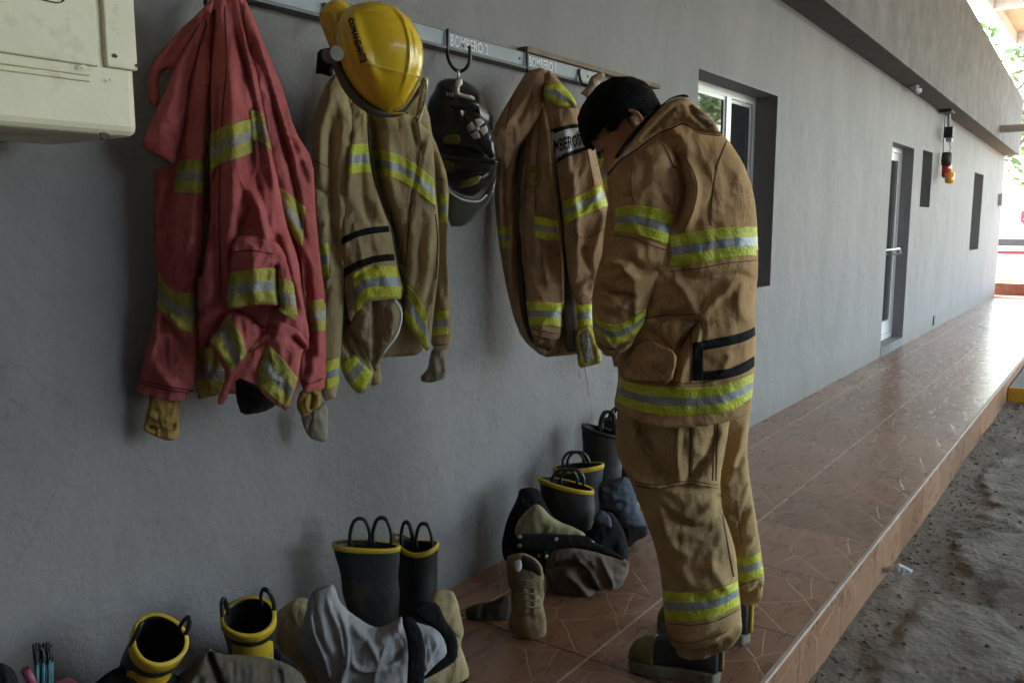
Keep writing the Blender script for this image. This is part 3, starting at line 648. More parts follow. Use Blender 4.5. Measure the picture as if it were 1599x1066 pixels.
# ---------------------------------------------------------------- red coat
zr = (180, 0, 3.046)
def coat(name, label): return thing(name, label, 'coat', 'firefighter coats on the wall rail')
rc = coat('firefighter_coat', 'faded red coat with dirty yellow tape and tan cuffs, hanging from the rail')
K = dict(tf=zr, P0=on(365, 300, Y=1.70))
R_back = relief('coat_back', [(380,880),(420,400),(475,-60),(600,-60),(700,400),(870,800),(905,1400),(880,1900),(700,1890),(560,1870),(470,1880),(380,1903),(370,1500)], M_red, rc, d0=-.055, T=.05, seed=2, **K)
stripe('reflective_stripe', [(385,1640),(440,1650),(520,1680)], [(385,1890),(440,1885),(520,1880)], R_back, TO, rc, tf=zr)
R_loop = relief('shoulder', [(475,-30),(400,60),(300,150),(165,310),(150,420),(165,500),(190,520),(212,480),(205,375),(225,345),(255,322),(272,345),(330,330),(420,200),(470,60)], M_red, rc, d0=-.01, T=.04, auto=(4,120,25,30,60,3,5,.003,.007), seed=3, folds=[([(400,90),(300,220),(215,330)], 6, -.012),([(440,60),(380,180),(340,300)], 6, -.02)], **K)
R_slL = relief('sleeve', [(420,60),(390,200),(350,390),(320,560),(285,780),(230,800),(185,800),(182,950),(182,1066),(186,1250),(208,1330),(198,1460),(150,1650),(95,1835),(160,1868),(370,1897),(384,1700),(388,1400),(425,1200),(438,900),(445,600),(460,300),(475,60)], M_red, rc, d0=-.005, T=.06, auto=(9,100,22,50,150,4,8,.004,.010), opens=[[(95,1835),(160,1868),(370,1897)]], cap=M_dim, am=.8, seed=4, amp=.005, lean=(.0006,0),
   folds=[([(330,700),(250,1050),(240,1250)], 10, -.022),([(230,1500),(300,1600),(350,1650)], 6, -.012),([(160,1690),(230,1760),(300,1850)], 7, .010),([(215,1440),(200,1600),(160,1720)], 5, .012),([(250,1480),(330,1560)], 6, .01),([(400,700),(380,1000),(340,1250)], 9, .015)], **K)
R_flap = relief('collar', [(420,60),(400,120),(330,240),(275,335),(243,430),(202,510),(140,640),(122,700),(205,745),(282,798),(305,700),(335,560),(350,400),(380,300),(440,120)], M_red, rc, d0=.03, T=.03, auto=(5,110,25,40,100,4,7,.004,.009), seed=5, folds=[([(330,330),(260,560),(220,700)], 12, .012),([(385,160),(330,400),(300,600)], 5, -.012)], **K)
R_main = relief('coat_front', [(478,-60),(600,-60),(622,80),(662,250),(702,450),(742,700),(782,900),(812,1066),(870,1230),(890,1400),(932,1640),(870,1610),(700,1570),(620,1490),(520,1475),(440,1600),(396,1640),(386,1400),(395,1250),(430,1080),(428,830),(434,600),(440,300),(455,80)], M_red, rc, d0=.045, T=.085, k=.75, auto=(16,95,12,80,220,4,10,.004,.011), seed=6, amp=.004, wst=4, lean=(.0001,0),
   folds=[([(470,60),(450,400),(437,800),(432,1066),(405,1300)], 4.5, -.035,'open'),([(560,60),(600,250),(660,480),(700,700)], 5, -.014),([(540,200),(555,500),(560,900),(540,1200)], 14, .022),([(590,80),(660,420),(720,700),(770,1000)], 6, .018,'step'),([(500,300),(490,700),(480,1100),(470,1400)], 9, -.016),([(650,900),(700,1100),(720,1250)], 10, .02),([(610,1000),(570,1200),(550,1300)], 8, -.016),([(800,1150),(850,1330),(900,1500)], 8, .018),([(760,1100),(790,1250)], 6, -.016),([(450,1150),(460,1350),(430,1500)], 12, .015)], **K)
stripe('reflective_stripe', [(448,645),(480,622),(520,600),(580,582),(640,566)], [(440,835),(480,798),(530,772),(590,750),(652,728)], R_main, TO, rc, tf=zr)
stripe('reflective_stripe', [(640,524),(670,528),(700,545)], [(650,676),(690,680),(740,716)], R_main, TO, rc, tf=zr, off=.0045)
stripe('reflective_stripe', [(300,768),(360,758),(425,765)], [(272,925),(345,918),(425,930)], [R_slL], TO, rc, tf=zr)
stripe('reflective_stripe', [(210,1300),(262,1375),(320,1390),(384,1398)], [(190,1450),(240,1500),(310,1568),(384,1578)], R_slL, TO, rc, tf=zr)
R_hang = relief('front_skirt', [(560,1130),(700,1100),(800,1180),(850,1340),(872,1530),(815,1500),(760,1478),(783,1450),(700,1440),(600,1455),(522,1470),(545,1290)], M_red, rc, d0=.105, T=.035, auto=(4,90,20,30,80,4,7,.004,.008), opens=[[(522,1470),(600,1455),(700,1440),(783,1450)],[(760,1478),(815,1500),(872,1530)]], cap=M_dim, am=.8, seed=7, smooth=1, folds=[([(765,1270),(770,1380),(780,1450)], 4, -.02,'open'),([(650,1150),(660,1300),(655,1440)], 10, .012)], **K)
stripe('reflective_stripe', [(548,1296),(640,1282),(700,1275),(763,1276)], [(526,1466),(600,1456),(700,1441),(780,1450)], R_hang, TO, rc, tf=zr)
stripe('reflective_stripe', [(770,1322),(810,1328),(845,1345)], [(764,1476),(810,1500),(868,1530)], R_hang, TO, rc, tf=zr)
R_h1 = relief('hem_fold', [(530,1478),(620,1500),(695,1560),(695,1610),(630,1680),(605,1760),(560,1800),(520,1925),(480,1918),(530,1780),(480,1690),(440,1612),(500,1560)], M_red, rc, d0=.075, T=.03, auto=(3,60,30,30,60,3,5,.004,.007), seed=8, folds=[([(560,1500),(600,1650),(580,1750)], 6, .012)], **K)
stripe('reflective_stripe', [(450,1610),(500,1690),(548,1765)], [(545,1500),(600,1600),(625,1690)], R_h1, TO, rc, tf=zr, rows=(0,.3,.34,.7,.75,1))
R_h2 = relief('hem_fold', [(705,1490),(870,1560),(932,1650),(885,1672),(882,1720),(868,1805),(822,1950),(750,1905),(680,1842),(668,1762),(690,1690),(725,1630),(640,1682),(625,1640),(700,1590),(740,1545)], M_red, rc, d0=.085, T=.032, auto=(4,60,30,30,60,3,6,.004,.007), opens=[[(868,1805),(822,1950),(750,1905),(680,1842)]], cap=M_dim, am=.8, seed=9, folds=[([(760,1540),(730,1600)], 4, -.012),([(830,1590),(900,1660)], 5, -.02)], **K)
stripe('reflective_stripe', [(728,1640),(800,1710),(866,1800)], [(682,1755),(690,1840),(822,1945)], R_h2, TO, rc, tf=zr)
relief('inner_tab', [(570,1790),(680,1830),(760,1905),(765,1930),(700,1962),(600,1975),(575,1900)], M_blk, rc, d0=.03, T=.01, seed=1, **K)
R_slR = relief('sleeve', [(602,-30),(650,60),(705,200),(802,430),(852,620),(942,762),(952,1000),(962,1100),(977,1250),(1002,1430),(1003,1600),(1003,1830),(940,1862),(882,1850),(880,1700),(905,1650),(925,1640),(900,1450),(890,1300),(860,1150),(800,1050),(765,880),(720,700),(670,450),(615,150)], M_red, rc, d0=-.002, T=.06, auto=(9,80,18,50,160,3,7,.004,.009), opens=[[(1003,1830),(940,1862),(882,1850)]], cap=M_dim, am=.8, seed=10, lean=(-.0009,0),
   folds=[([(640,80),(720,330),(800,600),(880,850)], 7, .018,'step'),([(700,300),(770,560),(850,900),(905,1200)], 5, -.018),([(900,720),(880,800),(930,900)], 6, -.012),([(900,1200),(920,1500),(900,1800)], 6, -.014),([(960,1500),(965,1700)], 6, .012),([(850,640),(905,800)],6,.012)], **K)
stripe('reflective_stripe', [(776,890),(830,925),(902,985)], [(792,1040),(830,1110),(890,1178)], R_slR, TO, rc, tf=zr)
stripe('reflective_stripe', [(912,1442),(950,1425),(1000,1424)], [(930,1590),(960,1580),(1000,1572)], R_slR, TO, rc, tf=zr)
relief('cuff', [(165,1860),(315,1880),(302,1960),(306,2082),(250,2098),(180,2070),(128,2045),(150,1960),(160,1930)], M_cuffy, rc, d0=-.005, T=.035, auto=(9,88,7,18,45,1.1,1.9,.002,.004), h=2.4, seed=11, folds=[([(150,2020),(220,2040),(300,2010)], 4, -.012),([(150,1950),(230,1985),(300,1950)], 5, .006)], **K)
relief('cuff', [(880,1850),(975,1845),(982,1930),(940,1952),(890,1988),(858,1930)], M_cuffy, rc, d0=-.01, T=.03, auto=(9,88,7,18,45,1.1,1.9,.002,.004), h=2.4, seed=12, folds=[([(940,1860),(930,1950)], 4, -.012)], **K)
relief('gap_shade_strip', [(440,430),(446,600),(442,900),(440,1066),(430,1230),(400,1500),(393,1560),(390,1400),(400,1250),(428,1080),(424,830),(430,600)], M_dim, rc, d0=.052, T=.006, amp=0, fine=0, wall=1.868, **{k_: v_ for k_, v_ in dict(tf=zr, P0=on(365, 300, Y=1.70)).items()})  # dark strip painting the deep shade beside the red front panel
seam([(520,30),(530,300),(505,600),(495,1000),(500,1400)], R_main, rc, zr, m=M_seamr); seam([(612,60),(672,330),(715,560),(760,800)], R_main, rc, zr, m=M_seamr)
seam([(560,1200),(640,1190),(760,1210)], R_hang, rc, zr, m=M_seamr); seam([(105,1800),(200,1828),(368,1856)], R_slL, rc, zr, m=M_seamr, double=1); seam([(1000,1790),(940,1822),(884,1812)], R_slR, rc, zr, m=M_seamr)
# ---------------------------------------------------------------- khaki coat behind, between the red one and the helmet one
zt = (450, 0, 3.046)
c1 = coat('firefighter_coat', 'dark khaki coat mostly hidden between the red coat and the coat under the yellow helmet')
K = dict(tf=zt, P0=on(510, 350, Y=1.76))
C1 = relief('sleeve', [(250,330),(190,380),(140,500),(108,600),(115,760),(100,1000),(150,1160),(160,1400),(150,1700),(160,1912),(240,1888),(260,1500),(300,1100),(330,600)], M_tan, c1, T=.05, auto=(6,90,20,50,120,3,7,.003,.008), seed=13, folds=[([(220,420),(160,620),(150,900)], 9, .012),([(110,880),(190,930)], 5, -.012),([(215,500),(200,900),(230,1300)], 8, -.02)], **K)
stripe('reflective_stripe', [(140,1162),(190,1155)], [(158,1318),(195,1310)], C1, TP, c1, tf=zt)
stripe('reflective_stripe', [(175,1720),(240,1700)], [(175,1855),(240,1832)], C1, TP, c1, tf=zt)
relief('cuff', [(880,1960),(930,1925),(1012,1912),(1012,2090),(988,2102),(920,2082),(888,2010)], M_cuffg, c1, tf=zr, P0=on(510, 350, Y=1.76), d0=0, T=.03, auto=(9,88,7,18,45,1.1,1.9,.002,.004), h=2.4, seed=14, folds=[([(930,1980),(920,2070)], 4, -.006)])
# ---------------------------------------------------------------- khaki coat under the yellow helmet
c2 = coat('firefighter_coat', 'khaki coat with bright lime tape hanging under the yellow helmet')
K = dict(tf=zt, P0=on(600, 350, Y=1.69))
C2b = relief('coat_back', [(225,560),(330,200),(560,200),(700,640),(718,1300),(672,1600),(625,1688),(540,1695),(440,1700),(380,1840),(300,1800),(215,1400),(200,900)], M_tan, c2, d0=-.05, T=.05, seed=15, **K)
C2sl = relief('sleeve', [(330,420),(250,440),(218,560),(208,800),(190,1050),(190,1170),(215,1320),(270,1420),(285,1200),(290,900),(330,600)], M_tan, c2, d0=-.01, T=.05, auto=(5,95,18,40,100,3,6,.004,.009), seed=16, folds=[([(250,600),(235,900)], 8, .014),([(280,560),(255,900),(250,1200)], 4, -.014)], **K)
stripe('reflective_stripe', [(200,985),(225,955),(252,935)], [(194,1170),(225,1150),(250,1128)], C2sl, TP, c2, tf=zt)
C2r = relief('coat_side', [(385,500),(470,480),(560,520),(610,560),(680,640),(695,760),(702,900),(717,1060),(720,1240),(712,1330),(692,1450),(662,1540),(673,1688),(600,1600),(540,1512),(555,1400),(515,1230),(470,1080),(400,850),(375,700)], M_tan, c2, d0=.02, T=.06, k=.6, auto=(12,88,20,50,150,3,8,.004,.010), seed=17, wst=4,
   folds=[([(590,560),(610,800),(575,1000),(555,1300)], 2.2, -.008,'open'),([(400,600),(420,850),(480,1040),(530,1250)], 10, -.03,'open'),([(470,640),(480,800),(500,960)], 8, .012),([(640,640),(625,720),(570,560)], 3, -.01),([(680,1000),(660,1250),(620,1450)], 9, .014),([(700,1240),(670,1400),(640,1500)], 4, -.010),([(600,1050),(590,1250),(560,1400)], 7, .010),([(620,1180),(640,1330)],5,-.007)], **K)
stripe('reflective_stripe', [(388,722),(430,716),(480,722),(540,745),(610,785),(688,848)], [(405,856),(440,848),(490,848),(550,872),(620,920),(702,988)], C2r, TP, c2, tf=zt)
stripe('reflective_stripe', [(568,1356),(610,1400),(655,1482)], [(546,1512),(600,1595),(668,1675)], C2r, TP, c2, tf=zt)
C2low = relief('front_skirt', [(205,1280),(250,1370),(290,1540),(350,1640),(404,1740),(405,1775),(388,1850),(332,1877),(262,1792),(222,1620),(200,1440)], M_tan, c2, d0=.02, T=.035, auto=(4,60,25,30,80,3,6,.003,.007), seed=18, folds=[([(240,1400),(270,1600),(320,1700)], 6, -.02)], **K)
stripe('reflective_stripe', [(250,1735),(280,1712),(310,1686)], [(330,1874),(365,1840),(402,1775)], C2low, TP, c2, tf=zt, rows=(0,.3,.33,.6,.63,1))
relief('lining_tail', [(405,1680),(430,1700),(452,1820),(390,1838),(380,1760)], M_tan, c2, d0=.0, T=.02, seed=19, **K)
C2in = relief('lining_fold', [(330,1430),(400,1400),(500,1405),(540,1450),(548,1500),(530,1590),(500,1640),(450,1690),(415,1775),(400,1740),(350,1640),(288,1562),(310,1500)], M_lining, c2, d0=.045, T=.035, seed=20, amp=.003, folds=[([(410,1440),(415,1600),(408,1720)], 6, -.014,'open'),([(370,1470),(350,1560)], 7, .008),([(480,1430),(500,1520),(470,1620)], 8, .012)], **K)
stripe('edge_ribbon', [(505,1418),(538,1470),(540,1530),(515,1600),(455,1680)], [(500,1426),(529,1472),(532,1528),(508,1594),(450,1672)], C2in, [M_white, M_white], c2, tf=zt, off=.004)
C2f = relief('coat_front', [(330,400),(372,520),(380,700),(402,850),(452,1000),(488,1080),(512,1230),(556,1420),(450,1420),(372,1428),(330,1492),(292,1545),(268,1390),(248,1170),(242,1066),(256,800),(288,650),(300,480)], M_tan, c2, d0=.06, T=.05, k=.7, auto=(9,90,25,40,120,3,8,.004,.009), opens=[[(556,1420),(450,1420),(372,1428)]], cap=M_dim, am=.8, seed=21,
   folds=[([(320,560),(300,800),(280,1000)], 8, .012),([(372,620),(345,850),(400,1080)], 8, -.01),([(300,1350),(350,1300),(430,1260)], 4, -.006),([(430,950),(450,1060)],8,.01)], **K)
stripe('reflective_stripe', [(293,692),(335,684),(380,686)], [(280,832),(330,826),(392,826)], C2f, TP, c2, tf=zt)
for t_, b_ in (([(245,1135),(320,1100),(400,1080),(487,1074)], [(248,1172),(320,1132),(400,1112),(492,1102)]), ([(256,1285),(330,1243),(420,1215),(512,1207)], [(264,1322),(330,1280),(420,1248),(517,1238)])):
    stripe('black_tape', t_, b_, C2f, [M_blk, M_blk], c2, tf=zt)
stripe('reflective_stripe', [(303,1303),(355,1277),(430,1264),(522,1262)], [(328,1498),(368,1430),(440,1416),(553,1417)], C2f, TP, c2, tf=zt)
C2slr = relief('sleeve', [(620,570),(690,640),(768,870),(757,1100),(757,1230),(772,1480),(777,1658),(676,1662),(690,1500),(712,1330),(718,1240),(712,1000),(685,800),(640,660)], M_tan, c2, d0=-.02, T=.05, auto=(7,88,22,40,110,3,6,.003,.008), opens=[[(777,1658),(676,1662)]], cap=M_dim, am=.8, seed=22,
   folds=[([(700,700),(735,870),(745,1000)], 6, .012),([(690,860),(745,860)], 4, -.010),([(735,1000),(730,1250),(745,1450)], 6, -.010),([(715,1340),(740,1500)], 5, .008)], **K)
stripe('reflective_stripe', [(702,932),(757,920)], [(712,1070),(757,1064)], C2slr, TP, c2, tf=zt)
stripe('reflective_stripe', [(700,1480),(772,1472)], [(684,1602),(777,1592)], C2slr, TP, c2, tf=zt)
relief('cuff', [(684,1655),(745,1652),(757,1792),(690,1820),(634,1816),(628,1790),(665,1755),(672,1700)], M_cuffg, c2, d0=-.02, T=.03, auto=(9,88,7,18,45,1.1,1.9,.002,.004), h=2.4, seed=23, folds=[([(690,1680),(700,1780)], 5, .008)], **K)
C2p = relief('name_patch', [(216,420),(240,385),(262,430),(292,470),(260,520),(216,545),(225,480)], M_white, c2, d0=-.003, T=.02, fine=.002, seed=24, **K)
text_on('lettering', 'IE', [(216,400),(268,432),(258,478),(214,448)], C2p, M_blk, c2, tf=zt)
relief('gap_shade_strip', [(378,560),(392,620),(398,720),(410,850),(440,960),(472,1040),(500,1090),(520,1240),(556,1400),(545,1405),(505,1250),(480,1100),(440,1010),(405,900),(388,760),(372,640)], M_dim, c2, d0=.058, T=.006, amp=0, fine=0, tf=zt, P0=on(600, 350, Y=1.69))  # shade between front and side panels, put in as a dark strip
relief('gap_shade_strip', [(205,560),(222,560),(212,800),(205,1000),(215,1250),(240,1450),(225,1500),(200,1300),(188,1050),(196,800)], M_dim, c2, d0=.0, T=.006, amp=0, fine=0, tf=zt, P0=on(600, 350, Y=1.69))  # dark strip standing in for shade along the left sleeve
seam([(610,560),(632,700),(600,850),(580,1000),(562,1250)], C2r, c2, zt); seam([(700,1020),(712,1150),(705,1330)], C2r, c2, zt); seam([(300,520),(290,660)], C2f, c2, zt); seam([(685,1640),(770,1636)], C2slr, c2, zt); seam([(118,760),(200,800)], C1, c1, zt)
# ---------------------------------------------------------------- brown coat with the name band
c3 = coat('firefighter_coat', 'brown tan coat with white lettered arm band hanging to the left of the man')
z5 = (740, 50, 4.1); z6 = (740, 300, 3.33)
K = dict(P0=on(865, 330, Y=1.66)); K1 = dict(tf=(0,0,1), **K)
C3b = relief('coat_back', [(822,112),(850,104),(880,140),(925,220),(955,340),(955,430),(925,520),(905,553),(872,556),(848,558),(815,530),(800,490),(787,430),(777,370),(771,290),(778,245),(771,205),(790,165),(808,135)], M_tan2, c3, d0=-.05, T=.07, k=.6, auto=(10,92,18,50,150,4,8,.004,.010), seed=25, folds=[([(815,140),(790,200),(783,250)], 6, .015),([(790,230),(787,300),(795,400)], 4, -.012),([(835,120),(820,200),(805,300),(808,450)], 6, -.022),([(800,330),(797,400),(803,480)],4,.014),([(785,240),(782,330),(790,420)],3,.012)], **K1)
stripe('reflective_stripe', [(777,354),(797,354)], [(780,389),(799,387)], C3b, TP, c3)
C3lap = relief('shoulder', [(826,112),(856,106),(852,150),(840,185),(824,212),(805,232),(797,250),(790,268),(784,250),(776,254),(768,228),(771,200),(788,168),(807,138)], M_tan2, c3, d0=.035, T=.03, seed=26, folds=[([(840,118),(815,165),(785,205)], 4, .01),([(833,150),(805,200)], 4, -.01)], **K1)
C3c = relief('sleeve', [(845,140),(828,200),(819,300),(815,340),(820,400),(821,468),(827,519),(850,524),(872,529),(880,516),(881,420),(875,378),(870,339),(866,300),(859,220),(852,150)], M_tan2, c3, d0=.01, T=.045, k=.8, auto=(7,90,20,40,110,3,6,.003,.008), opens=[[(827,519),(850,524),(872,529)]], cap=M_dim, am=.8, seed=27, folds=[([(843,190),(838,260),(840,340)], 5, -.012),([(850,360),(852,420),(860,450)], 4, .008),([(838,370),(842,440)], 6, .006)], **K1)
stripe('reflective_stripe', [(310,125),(350,130),(435,150)], [(312,232),(370,250),(442,245)], C3c, TP, c3, tf=z6)
stripe('reflective_stripe', [(273,568),(360,572),(460,575)], [(280,695),(360,690),(460,705)], C3c, TP, c3, tf=z6)
relief('cuff', [(285,700),(460,700),(462,740),(410,830),(350,855),(310,800),(288,740)], M_lining, c3, tf=z6, P0=K['P0'], d0=-.01, T=.035, auto=(9,88,7,18,45,1.1,1.9,.002,.004), h=2.4, seed=28, folds=[([(320,790),(360,800),(400,820)], 4, -.02)])
M_emb = mat('gold embroidery', (.30, .20, .035), .7, var=.3, nscale=90, bump=.5, bscale=150)
stripe('emblem', [(352,885),(380,875),(425,880)], [(335,990),(370,1010),(420,990)], C3c, [M_emb, M_emb], c3, tf=z5)
for rr, mm in ((.38, M_tan2), (.28, M_emb)):
    patch('emblem', [(388+60*rr*math.cos(a)*1.5, 938+70*rr*math.sin(a)*1.6) for a in np.linspace(0, 2*math.pi, 14)[:-1]], C3c, mm, c3, tf=z5, off=.005 if rr > .3 else .007, h=2)
for q in ([(335,850),(420,862),(425,878),(338,868)], [(320,1000),(400,1022),(395,1038),(318,1015)]): patch('emblem', q, C3c, M_emb, c3, tf=z5, off=.004, h=2)
C3hem = relief('hem_fold', [(885,470),(905,472),(925,465),(928,500),(934,545),(915,556),(900,552),(872,552),(880,520)], M_tan2, c3, d0=.0, T=.03, seed=29, folds=[([(900,480),(905,530)], 4, -.012)], **K1)
stripe('reflective_stripe', [(886,479),(905,476),(928,474)], [(886,510),(905,512),(930,508)], C3hem, TP, c3)
C3r = relief('sleeve', [(846,150),(853,108),(866,116),(882,136),(903,168),(911,196),(922,230),(936,282),(946,310),(960,355),(962,375),(947,400),(936,432),(923,466),(908,478),(898,470),(888,440),(883,400),(880,350),(873,290),(867,245),(858,200)], M_tan2, c3, d0=.045, T=.055, k=.75, auto=(11,85,18,50,140,3,7,.004,.010), seed=30, wst=4,
   folds=[([(875,180),(890,260),(900,340),(900,440)], 6, .016),([(860,165),(875,240),(886,320),(890,420)], 4, -.010),([(905,190),(925,280),(940,350)], 7, .010),([(900,380),(920,410),(915,460)], 6, -.014),([(945,330),(925,400),(912,465)], 5, .010),([(890,460),(905,440),(925,430)],4,-.008)], **K1)
C3sh = relief('shoulder_flap', [(440,415),(455,340),(478,245),(505,270),(560,330),(630,400),(668,478),(650,492),(600,480),(550,490),(500,455)], M_tan2, c3, tf=z5, P0=K['P0'], d0=.085, T=.02, seed=31, folds=[([(600,450),(630,480)], 3, -.01)])
stripe('reflective_stripe', [(470,345),(515,330),(555,338),(610,385),(655,455)], [(436,412),(500,452),(545,478),(600,478),(645,488)], C3sh, TP, c3, tf=z5)
stripe('arm_band', [(492,600+40),(560,632),(620,615),(690,605)], [(522,822),(590,785),(660,765),(733,738)], C3r, [M_white, M_white], c3, tf=z5, off=.004)
stripe('black_tape', [(494,622),(560,608),(620,594),(684,592)], [(500,655),(560,634),(620,618),(692,612)], C3r, [M_blk, M_blk], c3, tf=z5, off=.005)
stripe('black_tape', [(520,815),(590,775),(660,752),(732,730)], [(528,845),(590,805),(660,778),(736,752)], C3r, [M_blk, M_blk], c3, tf=z5, off=.005)
text_on('lettering', 'MBEROS P', [(512,690),(718,642),(728,712),(520,775)], C3r, M_blk, c3, tf=z5, off=.006, bold=.01)
stripe('reflective_stripe', [(880,314),(910,302),(938,288)], [(883,350),(911,336),(948,321)], C3r, TP, c3)
C3tag = relief('strap_tag', [(522,722),(560,702),(590,690),(610,700),(640,780),(668,868),(662,888),(600,905),(545,917),(532,820)], M_yold, c3, tf=z6, P0=K['P0'], d0=.04, T=.008, seed=32, fine=.001)
patch('tag_face', [(550,740),(590,720),(625,870),(580,885)], C3tag, M_sold, c3, tf=z6)
b = MB()
for a_, c_ in (((540,585),(545,700)),((560,590),(560,715)),((600,560),(570,590)),((585,600),(640,720)),((545,915),(548,965)),((575,905),(598,1060))):
    p0 = on(740+a_[0]/3.33, 300+a_[1]/3.33, Y=1.60); p1 = on(740+c_[0]/3.33, 300+c_[1]/3.33, Y=1.60); b.tube([p0, (p0+p1)/2+Vector((0,-.003,0)), p1], .0015 if a_[1] > 900 else .006, 6)
b.build('drawstring', M_tan, c3)
relief('gap_shade_strip', [(806,255),(814,232),(822,215),(817,290),(814,350),(819,420),(822,490),(832,530),(842,546),(826,530),(813,492),(808,430),(807,340)], M_dim, c3, d0=.005, T=.006, amp=0, fine=0, **K1)  # shaded gap left of the middle sleeve, painted as a dark strip
relief('gap_shade_strip', [(862,190),(870,240),(880,320),(886,400),(892,450),(900,480),(905,548),(882,550),(880,500),(882,420),(874,330),(866,260)], M_dim, c3, d0=.03, T=.006, amp=0, fine=0, **K1)  # dark strip for the shade between the two sleeves
seam([(845,170),(838,260),(836,330)], C3c, c3); seam([(823,512),(850,517),(872,521)], C3c, c3); seam([(905,180),(918,240),(928,290)], C3r, c3); seam([(800,150),(790,200)], C3lap, c3); seam([(895,360),(915,372),(955,350)], C3r, c3)
# ---------------------------------------------------------------- coat behind the man
c4 = coat('firefighter_coat', 'tan coat hanging on the wall behind the face of the man')
K = dict(P0=on(965, 330, Y=1.70))
C4 = relief('coat_front', [(925,150),(955,125),(985,160),(1000,300),(1000,500),(985,575),(952,572),(945,400),(932,260)], M_tan2, c4, T=.06, auto=(4,90,15,60,150,4,8,.004,.010), seed=33, folds=[([(950,200),(965,300),(965,500)], 6, -.015)], **K)
stripe('reflective_stripe', [(928,245),(945,240),(962,243)], [(934,298),(950,300),(966,300)], C4, TP, c4)
cp = relief('work_glove', [(232,170),(250,120),(300,92),(350,75),(378,90),(385,125),(340,145),(322,170),(300,240),(270,290),(215,320),(190,290),(148,280),(190,240),(215,215)], fabric('cream leather', (.38, .29, .20), weave=0), None, tf=(880,100,5.92), P0=on(915, 140, Y=1.74), T=.03, seed=34, amp=.004, wsc=12, folds=[([(240,190),(280,140),(340,110)], 3, .014),([(220,210),(260,170),(320,130)], 2.5, -.012)])
tag(cp, 'pale crumpled work glove hanging on the rail beside the head of the man', 'glove')
# ---------------------------------------------------------------- yellow helmet
M_yh = mat('glossy yellow shell', (.66, .43, .012), .24, base2=(.72, .48, .02), nscale=3, bump=.02, bscale=12, spec=.6, coat=.6, dirt=(.42, .25, .02), dirt_scale=5, dirt_thr=.55)
M_trim = mat('grey rubber trim', (.09, .085, .07), .6, var=.3, bump=.1)
M_clear = bpy.data.materials.new('scuffed clear visor'); M_clear.use_nodes = True
_p = M_clear.node_tree.nodes['Principled BSDF']; _p.inputs['Transmission Weight'].default_value = 1; _p.inputs['Roughness'].default_value = .12; _p.inputs['IOR'].default_value = 1.05; _p.inputs['Base Color'].default_value = (.93, .88, .72, 1); _p.inputs['Specular IOR Level'].default_value = .8
yh = thing('firefighter_helmet', 'glossy yellow helmet with clear visor and black lettering on its side', 'helmet', 'helmets hanging from the rail')
K = dict(tf=zt, P0=on(585, 100, Y=1.58), amp=0, fine=0, h=3.2)
Yb = relief('brim', [(165,30),(205,2),(260,0),(300,30),(340,120),(330,300),(300,360),(250,330),(205,250),(175,170),(148,100),(150,55)], M_yh, yh, d0=-.02, T=.035, folds=[([(180,60),(210,170),(260,280)], 8, -.01)], **K)
Yt = relief('edge_trim', [(190,225),(240,235),(250,300),(300,400),(370,480),(440,520),(510,530),(560,515),(640,380),(650,420),(600,480),(560,540),(520,558),(450,560),(390,548),(320,500),(260,430),(215,330),(195,270)], M_trim, yh, d0=.03, T=.03, **K)
Yd = relief('shell', [(290,30),(350,12),(430,8),(500,25),(560,70),(610,130),(640,210),(648,290),(632,370),(590,450),(545,510),(490,535),(430,522),(370,485),(310,425),(265,350),(235,270),(222,190),(235,100),(260,50)], M_yh, yh, k=1.0, T=.16, d0=.03, wall=1.87,
    folds=[([(255,110),(285,260),(345,400),(420,500)], 4, -.006),([(470,20),(545,120),(575,250),(560,380),(520,480)], 2.6, .005),([(520,60),(590,180),(605,300)], 2.6, .004),([(300,60),(330,200),(380,330),(440,440)], 10, .007)], tf=zt, P0=K['P0'], amp=0, fine=0, h=2.8, em=14)
text_on('lettering', 'COMANDANTE', [(312,85),(378,290),(345,305),(283,92)], Yd, M_blkrub, yh, tf=zt, off=.004, bold=.03)
Yv = relief('visor', [(330,300),(380,303),(520,340),(655,372),(662,420),(650,500),(612,590),(600,560),(560,540),(500,545),(440,520),(380,440)], M_clear, yh, k=.35, T=.03, kb=-.93, d0=.17, tf=zt, P0=K['P0'], amp=0, fine=0, h=4)
M_edge = mat('pale visor edge', (.42, .40, .25), .25, bump=0, coat=.5)
relief('visor_edge', [(632,368),(668,368),(662,430),(648,510),(628,588),(604,584),(612,520),(625,440)], M_edge, yh, d0=.10, T=.01, tf=zt, P0=K['P0'], amp=0, fine=0)
patch('visor_band', [(375,306),(380,300),(520,338),(640,366),(640,372),(520,345)], Yd, M_edge, yh, tf=zt, off=.006)
b = MB(); p_ = on(520, 86, Y=1.52); b.tube([p_+Vector((.004,.02,0)), p_-Vector((.008,.022,0))], .017, 14); b.build('visor_knob', M_trim, yh)
relief('neck_flap', [(140,240),(200,225),(215,290),(215,370),(150,350),(130,355),(135,300)], M_blk, yh, d0=-.04, T=.03, **K)
b = MB()
